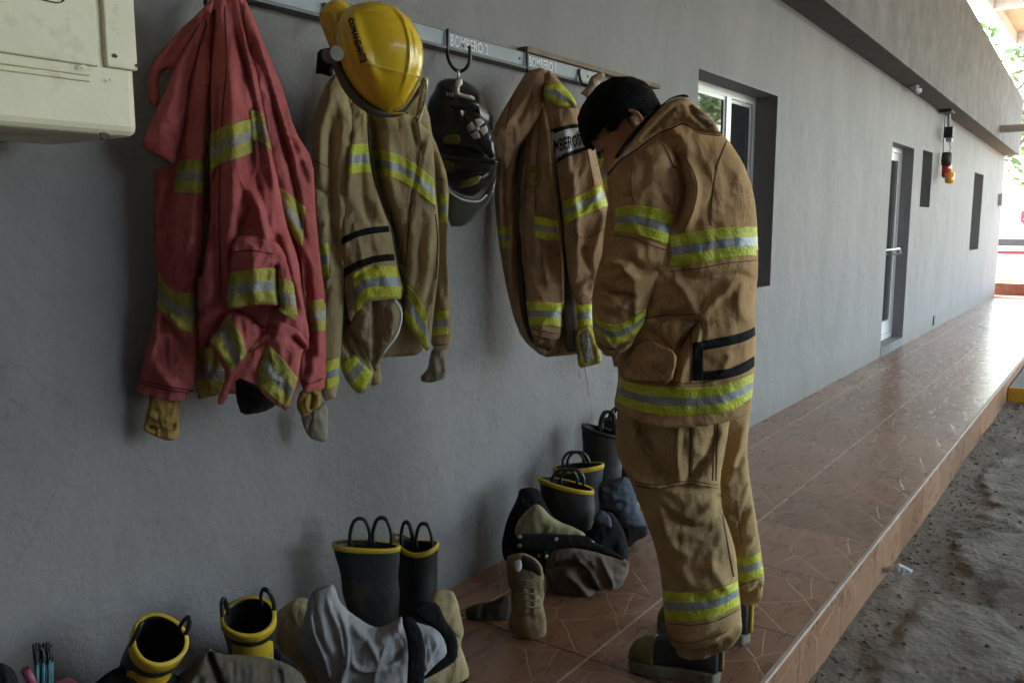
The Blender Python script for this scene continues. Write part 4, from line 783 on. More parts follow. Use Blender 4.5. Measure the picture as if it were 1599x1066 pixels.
# ---------------------------------------------------------------- black helmet
M_bh = mat('black leather shell', (.011, .011, .012), .30, var=.3, nscale=6, bump=.08, bscale=20, spec=.55, coat=.15, dirt=(.05, .045, .04), dirt_scale=6, dirt_thr=.62)
bh = thing('firefighter_helmet', 'black leather helmet with dull yellow patches and smoky visor on the hook', 'helmet', 'helmets hanging from the rail')
zb = (640, 100, 4.1); PB = on(720, 220, Y=1.72)
K = dict(tf=zb, P0=PB, amp=0, fine=0, h=3)
Bd = relief('shell', [(230,92),(290,92),(350,105),(420,150),(470,210),(500,280),(520,340),(500,420),(400,450),(250,450),(150,440),(110,380),(105,290),(125,220),(150,180),(180,115)], M_bh, bh, k=1, T=.13, folds=[([(235,150),(300,260),(330,400)], 5, .006),([(420,170),(440,260),(450,400)], 6, .008)], **K)
Bl = relief('lower_shell', [(130,330),(250,300),(420,300),(500,360),(545,480),(560,610),(545,690),(500,760),(450,820),(400,850),(330,840),(250,800),(200,700),(175,600),(155,500),(120,420)], M_bh, bh, k=1, T=.12, d0=-.01, folds=[([(170,590),(300,600),(430,630),(560,625)], 4, .012),([(180,520),(300,400),(420,400)], 8, .006),([(200,700),(320,720),(440,700),(520,680)], 5, -.012),([(215,560),(330,560),(470,600)], 4, -.01)], **K)
relief('brim_edge', [(165,570),(230,578),(330,590),(450,605),(560,612),(568,632),(545,645),(430,640),(300,612),(200,590)], M_bh, bh, d0=.085, T=.012, **K)
relief('front_plate', [(240,260),(300,210),(350,205),(410,225),(450,260),(430,290),(360,300),(280,290)], M_bh, bh, d0=.105, T=.02, **K)
Bs = relief('front_shield', [(330,330),(400,300),(460,330),(500,400),(540,500),(548,600),(500,600),(440,520),(380,450)], M_bh, bh, d0=.09, T=.018, **K)
M_dull = mat('smoky yellow patch', (.14, .12, .018), .5, var=.25, nscale=30)
for q in ([(205,490),(230,455),(310,450),(325,480),(315,515),(230,515)], [(200,610),(270,620),(290,650),(270,680),(210,680)], [(320,765),(420,710),(460,715),(440,760),(370,790),(325,795)]):
    patch('reflective_patch', q, [Bl, Bd], M_dull, bh, tf=zb, off=.004, smooth=1)
M_bone = mat('silver emblem', (.5, .45, .42), .5, var=.15, nscale=60)
cxe, cye = 433, 415
for k in range(4):
    a = k*math.pi/2+.25; q = []
    for r_, da in ((20, -.5), (60, -.62), (70, 0), (60, .62), (20, .5)): q.append((cxe+r_*.95*math.cos(a+da), cye+r_*math.sin(a+da)))
    patch('emblem', q, [Bs, Bl], M_bone, bh, tf=zb, off=.006, h=2)
patch('emblem', [(cxe+15*math.cos(t), cye+17*math.sin(t)) for t in np.linspace(0, 6.283, 9)[:-1]], [Bs, Bl], M_bone, bh, tf=zb, off=.008, h=2)
text_on('lettering', '301', [(232,180),(278,185),(274,215),(230,208)], Bd, M_bone, bh, tf=zb, off=.004)
M_lens = mat('scuffed white clip', (.62, .62, .6), .35, bump=.1)
relief('clip', [(290,120),(300,92),(335,95),(338,130),(318,150),(318,185),(400,205),(420,220),(410,232),(320,212),(292,195)], M_lens, bh, d0=.13, T=.006, smooth=0, **K)
b = MB(); b.tube([on(640+310/4.1, 100+q/4.1, Y=1.60+.002*i) for i, q in enumerate((40, 70, 100))], .004); b.build('hanger', M_metal, bh)
relief('ear_flap', [(470,270),(510,300),(540,350),(530,430),(500,390)], M_blk, bh, d0=-.02, T=.02, **K)
M_smoke = mat('smoky visor', (.085, .088, .075), .18, bump=.03, bscale=15, spec=.6, coat=.4, var=.2, nscale=4)
relief('visor', [(245,800),(330,845),(400,865),(455,870),(540,740),(555,640),(560,700),(530,860),(400,1000),(340,1040),(245,1040)], M_smoke, bh, d0=-.01, k=.3, T=.02, **K)
b = MB(); b.tube(spline([on(640+x/4.1, 100+y/4.1, Y=1.60) for x, y in ((250,815),(330,865),(400,880),(450,875),(490,840))], 4), .003); b.build('visor_rim', M_bone, bh)
# ---------------------------------------------------------------- the man
man = thing('person', 'man in gold tan bunker coat and trousers with black hair, head bowed, fastening his coat', 'person')
PM = on(1070, 560, Y=.968)                                   # plane of the body, facing the photographer
nM = Vector((CAM.x-PM.x, CAM.y-PM.y, 0)).normalized(); rM = Vector((-nM.y, nM.x, 0))   # rM points to picture right
if rM.dot(RV) < 0: rM = -rM
def mp_(px, py, d=0):                                        # point on the body plane, d metres nearer to the viewer
    r_ = ray(px, py); return CAM+r_*((PM-CAM).dot(nM)/r_.dot(nM))+nM*d
M_skin = mat('brown skin', (.50, .245, .145), .5, var=.08, nscale=8, bump=.12, bscale=120, spec=.4)
M_hair = mat('short black hair', (.004, .0035, .0035), .75, var=.3, nscale=60, bump=.5, bscale=170, spec=.12)
def skin_body():
    me = bpy.data.meshes.new('body')
    J = {}
    def P(n_, px, py, d, r_): J[n_] = (mp_(px, py, d), r_)
    P('pel', 1065, 640, -.03, .085); P('sp', 1085, 520, 0, .09); P('ch', 1095, 350, 0, .095); P('up', 1070, 260, 0, .06); P('nk', 1030, 215, 0, .05); P('n2', 1000, 200, 0, .048)
    P('shL', 1040, 275, .07, .05); P('elL', 985, 430, .10, .036); P('wrL', 952, 508, .05, .026); P('haL', 954, 528, .0, .026)
    P('shR', 1085, 280, -.07, .05); P('elR', 1010, 430, -.10, .036); P('wrR', 960, 500, -.10, .026); P('haR', 954, 522, -.09, .026)
    P('hpL', 1050, 710, .0, .06); P('knL', 1075, 840, .0, .045); P('anL', 1100, 985, .0, .032)
    P('hpR', 1125, 700, -.15, .04); P('knR', 1153, 820, -.17, .03); P('anR', 1168, 930, -.16, .026)
    E_ = [('pel','sp'),('sp','ch'),('ch','up'),('up','nk'),('nk','n2'),('up','shL'),('shL','elL'),('elL','wrL'),('wrL','haL'),('up','shR'),('shR','elR'),('elR','wrR'),('wrR','haR'),('pel','hpL'),('hpL','knL'),('knL','anL'),('pel','hpR'),('hpR','knR'),('knR','anR')]
    for s_, sd_ in (('L', 1), ('R', -1)):
        h0 = J['ha'+s_][0]
        for k in range(5):
            L = (.05, .075, .08, .074, .06)[k]; off = (k-2)*.019
            dirv = (-rM*.2-nM*sd_*.9).normalized(); a_ = h0+Vector((0,0,-off))+dirv*.035
            if k == 0: a_ = h0+Vector((0,0,.03)); dirv = (-rM*.1+Vector((0,0,.5))-nM*sd_*.7).normalized()
            J[f'f{s_}{k}a'] = (a_, .0095); J[f'f{s_}{k}b'] = (a_+dirv*L*.5, .0085); J[f'f{s_}{k}c'] = (a_+dirv*L*.7-rM*L*.12, .007)
            E_ += [('ha'+s_, f'f{s_}{k}a'), (f'f{s_}{k}a', f'f{s_}{k}b'), (f'f{s_}{k}b', f'f{s_}{k}c')]
    names = list(J); me.from_pydata([tuple(J[n_][0]) for n_ in names], [(names.index(a), names.index(b_)) for a, b_ in E_], [])
    o = bpy.data.objects.new('tmp', me); COL.objects.link(o)
    o.modifiers.new('s', 'SKIN')
    for i, n_ in enumerate(names): me.skin_vertices[0].data[i].radius = (J[n_][1],)*2
    me.skin_vertices[0].data[0].use_root = True
    ss = o.modifiers.new('ss', 'SUBSURF'); ss.levels = 2
    bpy.context.view_layer.update()
    m2 = bpy.data.meshes.new_from_object(o.evaluated_get(bpy.context.evaluated_depsgraph_get())); bpy.data.objects.remove(o); return m2
# head: own frame, face direction (bowed), crown direction, the man's left side faces the viewer
def head_parts():
    fd = (-rM*.70+Vector((0,0,-.72))+nM*.08).normalized()    # where the face looks: down and left
    cd = (-rM*.72+Vector((0,0,.70))); cd = (cd-fd*cd.dot(fd)).normalized()    # crown of the head
    sdv = fd.cross(cd); 
    if sdv.dot(nM) < 0: sdv = -sdv
    return fd, cd, sdv
FD, CD, SD = head_parts()
HC = mp_(966, 192)-CD*.045
def hp(f, c, s): return HC+FD*f+CD*c+SD*s
def ell(bm, c, rf, rc, rs, seg=24, rings=16, tilt=0):
    M4 = Matrix(((FD.x*rf, CD.x*rc, SD.x*rs, c.x), (FD.y*rf, CD.y*rc, SD.y*rs, c.y), (FD.z*rf, CD.z*rc, SD.z*rs, c.z), (0,0,0,1)))
    bmesh.ops.create_uvsphere(bm, u_segments=seg, v_segments=rings, radius=1, matrix=M4)
bm = bmesh.new(); bm.from_mesh(skin_body())
ell(bm, hp(-.005, .048, 0), .096, .086, .075)      # skull
ell(bm, hp(.045, -.02, 0), .052, .075, .060)       # face
ell(bm, hp(.060, -.082, 0), .036, .030, .040)      # jaw / chin
ell(bm, hp(.098, -.012, 0), .022, .014, .013); ell(bm, hp(.104, -.028, 0), .018, .013, .017)   # nose
ell(bm, hp(.083, .022, 0), .016, .012, .055)       # brow
ell(bm, hp(.090, -.060, 0), .012, .008, .024); ell(bm, hp(.088, -.073, 0), .012, .008, .022)   # lips
for s_ in (-1, 1): ell(bm, hp(.070, -.025, .036*s_), .026, .026, .022)   # cheeks
ell(bm, hp(-.04, -.06, 0), .055, .07, .05)         # neck root
me = bpy.data.meshes.new('body'); bm.to_mesh(me); bm.free()
tmp = bpy.data.objects.new('t', me); COL.objects.link(tmp)
rm = tmp.modifiers.new('r', 'REMESH'); rm.mode = 'VOXEL'; rm.voxel_size = .006
sm = tmp.modifiers.new('sm', 'SMOOTH'); sm.iterations = 4; sm.factor = .5
bpy.context.view_layer.update()
me2 = bpy.data.meshes.new_from_object(tmp.evaluated_get(bpy.context.evaluated_depsgraph_get())); bpy.data.objects.remove(tmp)
me2.name = 'body'; me2.materials.clear(); me2.shade_smooth(); body = link('body', me2, M_skin, man)
# ears
for s_ in (1, -1):
    b = MB()
    ring = [(-.020+.018*math.cos(a)*(1.1 if math.sin(a) > 0 else .8)-.004*math.sin(a), .002+.037*math.sin(a)) for a in np.linspace(0, 2*math.pi, 19)[:-1]]
    b.tube([hp(f, c, (.074+.012*max(0, -(f+.012)*55))*s_) for f, c in ring+[ring[0]]], .0048, 8)
    b.loft([[hp(-.018+(f+.018)*q, .004+(c-.004)*q, (.076-.004*(1-q))*s_) for f, c in ring] for q in (1, .6, .3)], cap=True)
    b.tube([hp(-.010, -.004, .077*s_), hp(-.020, .008, .079*s_), hp(-.022, .022, .080*s_)], .004, 6)
    b.build('ear', M_skin, body, smooth=True)
# eyes, brows and closed lids
for s_ in (1, -1):
    b = MB(); ell(b.bm, hp(.076, -.002, .031*s_), .012, .012, .014, 14, 10); b.build('eyelid', M_skin, body, smooth=True)
    b = MB(); b.tube([hp(.087, -.006, .020*s_), hp(.089, -.009, .031*s_), hp(.080, -.006, .043*s_)], .002, 5); b.build('eyelash', M_hair, body)
    b = MB(); b.tube([hp(.099, .017, .014*s_), hp(.098, .023, .032*s_), hp(.082, .019, .050*s_)], .0035, 6, flat=.6); b.build('eyebrow', M_hair, body)
# hair: a cap of short strands over the skull
bm = bmesh.new(); ell(bm, hp(-.007, .050, 0), .101, .091, .081, 64, 48)
hv = []
for v in bm.verts:
    q = v.co-HC; f, c, s = q.dot(FD), q.dot(CD), q.dot(SD)
    lim_ = -.012 if f < -.055 else (.028 if f > .03 else .030 if f > -.045 else .012)
    if f < -.045: lim_ = .0
    if f > .03: lim_ = .052
    if c < lim_+.012*noise.noise(v.co*60)+.006*noise.noise(v.co*140): hv.append(v)
    else:
        g = noise.noise(v.co*70)*.004+noise.noise(v.co*25)*.005; v.co += (q-CD*.05).normalized()*(g+.002)
bmesh.ops.delete(bm, geom=hv, context='VERTS'); me = bpy.data.meshes.new('hair'); bm.to_mesh(me); bm.free(); me.shade_smooth()
hair = link('hair', me, M_hair, man); sf = hair.modifiers.new('s', 'SOLIDIFY'); sf.thickness = .012; sf.offset = -1
V = []; F = []; rr = random.Random(4)
vs = [v for v in me.vertices]
for _ in range(9000):
    v = rr.choice(vs); q = v.co-HC; nr = v.normal.copy()
    if nr.dot(q) < 0: nr = -nr
    t_ = (FD*.9+CD*.2+SD*rr.gauss(0,.4)); t_ = (t_-nr*t_.dot(nr)).normalized()
    p0 = v.co+Vector((rr.gauss(0,.002), rr.gauss(0,.002), rr.gauss(0,.002))); L = rr.uniform(.010, .02); wv = nr.cross(t_)*.0007
    p1 = p0+t_*L*.5+nr*L*.35; p2 = p0+t_*L+nr*L*.35
    n0 = len(V); V += [p0-wv, p0+wv, p1+wv, p1-wv, p2]; F += [(n0, n0+1, n0+2, n0+3), (n0+3, n0+2, n0+4)]
me = bpy.data.meshes.new('hair_strands'); me.from_pydata([tuple(v) for v in V], [], F); link('hair_strands', me, M_hair, hair)
# ---- trousers
K = dict(P0=PM, tf=(0,0,1))
PF = relief('trouser_leg', [(1105,600),(1172,600),(1172,640),(1166,700),(1169,735),(1179,800),(1188,855),(1191,880),(1194,905),(1189,926),(1176,936),(1160,940),(1150,925),(1146,870),(1135,820),(1118,790),(1112,740),(1112,680)], M_pants, man, k=.95, T=.11, d0=-.13, seed=41, wall=None, amp=.003, wsc=40, auto=(5,100,35,40,110,4,9,.004,.010), opens=[[(1189,926),(1176,936),(1160,940)]], cap=M_dim,
   folds=[([(1170,690),(1150,720),(1128,735)], 6, -.012),([(1165,645),(1150,700),(1130,760)], 8, .012),([(1128,790),(1150,800),(1175,790)], 6, -.010),([(1180,830),(1160,845),(1140,835)], 5, .008),([(1150,928),(1170,920),(1190,905)], 5, -.012)], **K)
stripe('reflective_stripe', [(1147,870),(1171,867),(1190,860)], [(1150,908),(1171,906),(1192,897)], PF, TP, man)
PN = relief('trouser_leg', [(968,600),(1060,610),(1140,600),(1142,640),(1133,700),(1124,745),(1127,795),(1137,820),(1149,860),(1153,910),(1157,950),(1158,972),(1140,990),(1110,1004),(1080,1011),(1060,1009),(1045,1002),(1038,970),(1035,930),(1031,890),(1022,850),(1007,810),(990,765),(979,740),(960,702),(963,650)], M_pants, man, k=.85, T=.135, d0=-.01, seed=42, wall=None, amp=.003, wsc=40, auto=(11,70,40,50,150,5,11,.003,.008), opens=[[(1158,972),(1140,990),(1110,1004),(1080,1011),(1060,1009)]], cap=M_dim,
   folds=[([(1000,640),(1010,690),(1050,735)], 8, -.016),([(1062,650),(1058,700),(1065,745)], 5, .008),([(1120,650),(1105,700),(1075,735),(1062,748)], 8, -.014),([(1078,650),(1076,740)], 2.4, -.006),([(1000,752),(1060,748),(1120,755)], 4, -.010),([(965,700),(1000,740),(1060,752)], 7, .014),
          ([(1120,770),(1090,790),(1060,785)], 7, .012),([(1125,800),(1095,812),(1060,800),(1030,770)], 6, -.012),([(1035,775),(1045,830),(1080,850)], 9, .010),([(1020,850),(1060,900),(1110,915)], 9, -.008),([(1060,860),(1080,900)], 7, .008),([(1110,860),(1130,900),(1150,905)], 7, .009),([(1042,985),(1080,1000),(1120,985)], 6, -.012),([(1060,975),(1100,980),(1140,965)], 6, .010)], **K)
stripe('reflective_stripe', [(1035,921),(1060,924),(1090,923),(1120,918),(1151,906)], [(1039,966),(1060,969),(1090,968),(1120,962),(1155,943)], PN, TP, man)
# ---- coat
CB = relief('coat_back', [(1053,154),(1072,151),(1088,170),(1105,190),(1135,215),(1160,253),(1173,285),(1180,320),(1183,360),(1184,425),(1179,470),(1181,520),(1179,580),(1175,618),(1172,634),(1150,640),(1120,646),(1092,649),(1060,650),(1038,650),(1010,645),(980,636),(960,624),(966,590),(963,560),(980,520),(972,440),(955,330),(946,275),(958,245),(975,225),(990,205),(1010,185),(1030,167)], M_gold, man, k=.9, T=.155, d0=.0, seed=43, wst=2.2, wsc=45, amp=.003, wall=None, h=3.4,
   opens=[[(1172,634),(1150,640),(1120,646),(1092,649),(1060,650),(1038,650),(1010,645),(980,636),(960,624)]], cap=M_dim, auto=(9,85,30,60,150,6,13,.003,.007),
   folds=[([(1068,250),(1085,290),(1080,330),(1062,365)], 8, .020),([(1050,230),(1068,290),(1062,330),(1050,360)], 6, -.022),([(1030,200),(1060,215),(1080,250)], 9, .010),
          ([(1090,490),(1060,485),(1020,490)], 6, -.015),([(1090,490),(1110,470),(1150,430)], 7, .010),([(1092,492),(1070,450),(1050,430)], 6, .010),([(1093,492),(1060,540),(1045,600)], 4.5, -.020),([(1100,500),(1075,545),(1055,600)], 7, .012),([(1092,490),(1097,510),(1092,525)], 4, -.01),
          ([(1000,500),(1040,535),(1030,590)], 9, -.012),([(1010,545),(980,560),(970,590)], 7, .010),([(1130,260),(1140,300),(1135,345)], 12, -.008),([(1160,430),(1150,470),(1165,500)], 8, .010),([(1110,430),(1150,425),(1180,440)], 6, -.008),([(1060,400),(1075,430),(1120,430)],7,-.010),([(1140,540),(1120,580)],6,.006)], **K)
CF = relief('pocket_flap', [(985,545),(1010,530),(1050,545),(1058,560),(1048,600),(1000,598),(968,588)], M_gold, man, k=.3, T=.008, d0=.128, seed=44, wall=None, lean=(.0006,0), folds=[([(1000,560),(1030,565)], 5, .005)], **K)
stripe('reflective_stripe', [(1046,368),(1096,360),(1141,354),(1181,354)], [(1045,417),(1096,411),(1141,403),(1184,399)], CB, TP, man)
stripe('reflective_stripe', [(966,588),(996,599),(1037,603),(1092,605),(1134,598),(1176,583)], [(960,624),(984,638),(1038,650),(1092,648),(1140,642),(1174,620)], [CB, CF], TP, man)
stripe('black_tape', [(1083,535),(1130,526),(1160,519),(1181,509)], [(1083,549),(1130,541),(1162,533),(1182,521)], CB, [M_blk, M_blk], man, off=.004)
stripe('black_tape', [(1083,580),(1130,577),(1158,568),(1180,554)], [(1083,594),(1130,591),(1162,582),(1180,569)], CB, [M_blk, M_blk], man, off=.004)
stripe('black_tape', [(1082,536),(1098,534)], [(1082,593),(1098,592)], CB, [M_blk, M_blk], man, off=.005)
CS = relief('sleeve', [(1003,225),(1030,215),(1052,232),(1060,262),(1060,300),(1054,340),(1049,385),(1044,405),(1030,440),(1014,480),(1007,505),(988,538),(965,551),(946,553),(931,541),(925,510),(924,462),(930,430),(944,385),(957,365),(960,345),(957,315),(953,285),(965,255),(985,238)], M_gold, man, k=.9, T=.085, d0=.085, seed=45, wall=None, amp=.003, wsc=40, wst=1.2, opens=[[(988,538),(965,551),(946,553)]], cap=M_dim, auto=(9,60,40,40,100,4,9,.004,.010),
   folds=[([(1050,255),(1062,300),(1052,345)], 6, -.015),([(1045,300),(1052,322),(1048,350)], 5, .012),([(985,395),(1005,420),(1035,415)], 6, -.014),([(945,400),(975,415),(1000,440)], 7, .014),([(930,440),(960,455),(1000,460)], 5, -.012),([(935,470),(965,478),(1010,470)], 7, .010),([(1000,380),(990,410),(960,430)], 6, .008),([(990,240),(1010,260),(1005,300)], 8, -.008),([(940,545),(965,540),(990,520)], 5, -.008)], **K)
stripe('reflective_stripe', [(958,327),(978,321),(1000,321),(1028,326),(1055,336)], [(960,361),(985,364),(1015,374),(1030,379),(1049,386)], CS, TP, man)
stripe('reflective_stripe', [(926,492),(954,507),(978,501),(1013,480)], [(930,520),(955,536),(985,529),(1006,506)], CS, TP, man)
# far sleeve, mostly behind the coat
relief('sleeve', [(960,260),(985,250),(1000,300),(985,440),(970,500),(945,520),(930,500),(938,430),(944,350)], M_gold, man, k=.9, T=.06, d0=-.13, seed=46, wall=None, **K)
# collar standing up round the neck
z7 = (880, 100, 3.33)
relief('collar', [(500,235),(560,185),(610,172),(650,178),(690,225),(740,250),(775,290),(810,350),(830,368),(790,365),(700,355),(660,320),(620,300),(560,330),(500,350),(430,400),(380,440),(330,490),(285,500),(240,580),(225,560),(270,480),(330,400),(400,330)], M_gold, man, tf=z7, P0=PM, k=.9, T=.035, d0=.125, seed=47, wall=None, wsc=16, amp=.004,
   folds=[([(620,190),(540,240),(450,330),(340,450)], 5, .012),([(640,200),(700,280),(780,345)], 5, -.014),([(600,210),(520,290),(420,380),(300,500)], 3, -.010)])
relief('collar_lining', [(495,222),(560,172),(620,157),(648,163),(652,175),(600,170),(546,190),(490,242),(414,325),(340,415),(290,485),(272,492),(262,490),(320,400),(415,290)], M_blk, man, tf=z7, P0=PM, k=.6, T=.02, d0=.145, wall=None, amp=.002)
relief('collar_strap', [(690,270),(700,258),(740,275),(772,300),(770,318),(735,305),(700,292)], M_cuffg, man, tf=z7, P0=PM, k=.6, T=.012, d0=.17, wall=None, amp=.001)
relief('collar_shade_line', [(222,575),(285,500),(380,440),(430,402),(500,352),(560,332),(620,302),(660,322),(700,357),(790,368),(832,372),(800,376),(705,364),(655,330),(618,312),(563,340),(503,361),(435,411),(385,450),(292,510),(235,585)], M_dim, man, tf=z7, P0=PM, d0=.135, k=.6, T=.008, wall=None, amp=0, fine=0, h=2)  # thin dark line painting the shade below the collar

# seams and stitching
seam([(1135,220),(1120,260),(1112,310),(1110,352)], CB, man); seam([(1068,240),(1088,285),(1082,330),(1066,362)], CB, man)
seam([(1048,424),(1096,418),(1141,410),(1183,406)], CB, man); seam([(1092,500),(1062,540),(1047,598)], CB, man, double=1); seam([(1079,500),(1079,596)], CB, man)
seam([(1001,498),(1045,492),(1088,490)], CB, man); seam([(975,595),(1040,596),(1100,597),(1170,578)], [CB, CF], man); seam([(966,618),(1000,632),(1060,644),(1120,640),(1172,626)], [CB, CF], man)
seam([(958,367),(985,371),(1013,381),(1045,392)], CS, man); seam([(1035,225),(1052,262),(1053,310)], CS, man); seam([(934,536),(958,545),(986,533)], CS, man); seam([(990,250),(985,290),(990,318)], CS, man)
seam([(1079,655),(1077,745)], PN, man); seam([(1122,650),(1118,750)], PN, man, double=1); seam([(992,752),(1030,757),(1075,750),(1122,757)], PN, man, double=1)
seam([(1037,972),(1081,975),(1120,968),(1155,950)], PN, man); seam([(1042,996),(1080,1003),(1135,986)], PN, man); seam([(1150,780),(1158,850)], PF, man); seam([(1153,914),(1190,902)], PF, man); seam([(1124,770),(1133,830),(1146,900)], PN, man)
# ---------------------------------------------------------------- surroundings
M_green = mat('leaf green', (.06, .11, .02), .6, base2=(.13, .20, .05), nscale=3, bump=0)
M_bark = mat('bark', (.12, .09, .065), .9, var=.3, nscale=12, bump=.6, bscale=20)
def leaf_tree(seed, h=5.0, r=2.0, nl=2600, ls=.11):
    rnd = random.Random(seed); t = thing('tree', 'x', 'tree', 'trees around the yard')
    b = MB(); base = [(0,0,0), (.05,.03,h*.25), (.02,-.05,h*.5), (.1,.0,h*.72)]
    b.tube(spline(base, 4), [.16-.10*i/12 for i in range(13)], 8)
    cl = []
    for k in range(11):
        a = rnd.uniform(0, 6.28); q = rnd.uniform(.35, 1); zz = h*rnd.uniform(.5, .98)
        e = Vector((math.cos(a)*r*q*(1.15-abs(zz/h-.7)), math.sin(a)*r*q*(1.15-abs(zz/h-.7)), zz)); s0 = Vector((.03, 0, h*rnd.uniform(.35, .6)))
        b.tube([s0, (s0+e)/2+Vector((0, 0, .25)), e], [.06, .04, .015], 6); cl.append((e, rnd.uniform(.45, .95)*r*.55))
        for _ in range(2): cl.append((e+Vector((rnd.gauss(0,.5),rnd.gauss(0,.5),rnd.gauss(0,.4))), rnd.uniform(.25,.6)*r*.5))
    b.build('trunk', M_bark, t)
    V = []; F = []
    for i in range(nl):
        c, rr = rnd.choice(cl); d = Vector((rnd.gauss(0,1), rnd.gauss(0,1), rnd.gauss(0,.8))).normalized()*rr*rnd.random()**.4
        p = c+d; u = Vector((rnd.gauss(0,1), rnd.gauss(0,1), rnd.gauss(0,.6))).normalized(); v = u.orthogonal().normalized(); s = ls*rnd.uniform(.6, 1.4)
        n0 = len(V); V += [p-u*s, p+v*s*.45, p+u*s, p-v*s*.45]; F.append((n0, n0+1, n0+2, n0+3))
    me = bpy.data.meshes.new('crown'); me.from_pydata([tuple(v) for v in V], [], F); link('crown', me, M_green, t)
    return t
def dup(root, loc, rz=0, sc=1, label=None):
    r = root.copy(); COL.objects.link(r); r.location = loc; r.rotation_euler = (0, 0, rz); r.scale = (sc, sc, sc)
    if label: r['label'] = label
    for ch in list(root.children):
        c = ch.copy(); COL.objects.link(c); c.parent = r
        for g in ch.children:
            d = g.copy(); COL.objects.link(d); d.parent = c
    return r
T1 = leaf_tree(3); T1.location = (21.5, 2.9, -.2); T1['label'] = 'leafy tree rising just beyond the far end of the building'
for x, y, rz, sc, lb in ((27, 4.6, 1, 1.3, 'tall leafy tree far behind the stop sign'), (33, -1.5, 2, 1.5, 'broad leafy tree at the far right beyond the parked car'), (24, -7, 3, 1.2, 'leafy tree reflected in the left pane of the near window'), (17, -10.5, 4, 1.3, 'leafy tree across the yard, reflected beside the window mullion'), (30, -9, 5, 1.4, 'leafy tree in the far corner of the yard')):
    dup(T1, (x, y, -.2), rz, sc, lb)
# open shed roof over the yard
M_sheet = mat('tan roof sheet', (.36, .25, .13), .6, var=.2, nscale=2, bump=.2)
cn = thing('shed_roof', 'open shed roof with pale beams over the yard beside the building', 'roof')
b = MB(); b.box((-8, -8, 4.62), (13.2, 2.3, 4.68)); b.box((13.2, -8, 4.62), (18.6, 1.98, 4.68)); b.build('roof_sheet', M_sheet, cn)
M_beam = mat('white painted beam', (.62, .60, .56), .6, var=.1)
for x in (-4, 1, 6, 11, 15.1, 18.2):
    b = MB(); b.box((x, -7.9, 4.44), (x+.14, 1.95, 4.618)); b.build('beam', M_beam, cn)
b = MB(); b.box((13.2, 1.955, 4.42), (18.6, 2.07, 4.615)); b.build('beam', M_beam, cn)
for x, y in ((6, -7.8), (18.2, -7.8), (11, -7.8), (1, -7.8), (-4, -7.8)):
    b = MB(); b.box((x+.002, y, -.3), (x+.14, y+.14, 4.44)); b.build('post', M_beam, cn)
# unseen blocks added to stop light from the left and behind the camera
nb = thing('light_blocker', 'unseen plain block added behind the camera to hold back light', 'building')
b = MB(); b.box((-9, -9, -.3), (-3.6, 8, 5)); b.build('wall', mat('dull render', (.12, .115, .11), .9), nb)
b = MB(); b.box((-3.6, -9.4, -.3), (3.6, -8.2, 4.5)); b.build('wall', mat('dull red render', (.12, .06, .05), .9), nb)
# far end: brick step, kerbs, sign, car, street wall
M_brick = mat('red brown brick', (.12, .045, .03), .8, var=.3, nscale=20, bump=.4)
M_ykerb = mat('yellow kerb paint', (.62, .33, .02), .6, var=.2, nscale=9, bump=.2, dirt=(.25, .17, .08), dirt_scale=6)
b = MB(); b.box((17.45, -3.2, -.25), (17.95, 3.2, .21), bev=.01); tag(b.build('brick_step', M_brick), 'long low brick step across the far end of the tiled porch', 'step')
b = MB(); b.box((19.4, -4.0, -.25), (19.75, 6, .15), bev=.02); tag(b.build('kerb', M_ykerb), 'yellow painted kerb beyond the brick step', 'kerb')
k2 = thing('ramp_kerb', 'low concrete ramp with an orange painted side against the porch edge', 'kerb')
b = MB(); b.box((8.22, -1.2, -.25), (9.9, .742, -.085), bev=.006); b.build('slab', M_conc, k2)
b = MB(); b.box((8.195, -1.2, -.235), (8.218, .742, -.083), bev=.004); b.build('painted_side', M_ykerb, k2)
sg = thing('stop_sign', 'red octagonal stop sign on a thin post beyond the parked car', 'sign')
sx, sy, sz = 30, 2.42, 1.42
b = MB(); b.loft([[(sx+dx, sy+.36*math.cos(math.pi/8+k*math.pi/4), sz+.36*math.sin(math.pi/8+k*math.pi/4)) for k in range(8)] for dx in (-.012, .012)]); b.build('panel', mat('sign red', (.55, .03, .04), .5, bump=0), sg)
text_flat('lettering', 'ALTO', (sx-.016, sy+.26, sz-.09), (0, -1, 0), (0, 0, 1), .52, .18, M_white, sg, bold=.02)
b = MB(); b.tube([(sx+.03, sy, -.2), (sx+.03, sy, sz+.3)], .03); b.build('post', M_metal, sg)
# parked car
car = thing('parked_car', 'white car with a red tail lamp parked beyond the yellow kerb', 'car')
M_carr = mat('white car paint', (.6, .6, .6), .25, bump=0, var=.03, coat=1); M_carg = mat('car glass', (.02, .025, .03), .05, bump=0, spec=.9)
cx0, cy0 = 24.2, 1.9
prof = [(-2.1,.25),(-2.15,.55),(-2.0,.78),(-1.2,.88),(-.6,1.32),(.7,1.34),(1.35,.92),(2.05,.84),(2.15,.5),(2.1,.25)]
b = MB(); b.loft([[(cx0+dx*s2, cy0+y*(1 if abs(dx) < .8 else .985), -.2+z*(1 if z < .8 or abs(dx) < .8 else .97)) for y, z in prof] for dx, s2 in ((-.86,1),(-.7,1.0),(.7,1),(.86,1))]); b.build('body', M_carr, car)
for yy in (-1.35, 1.35):
    for xx in (-.84, .84):
        b = MB(); b.tube([(cx0+xx-.1, cy0+yy, .11), (cx0+xx+.1, cy0+yy, .11)], .31, 20); wo = b.build('wheel', M_blkrub, car)
        b = MB(); b.tube([(cx0+xx-.115, cy0+yy, .11), (cx0+xx+.115, cy0+yy, .11)], .17, 14); b.build('rim', M_metal, wo)
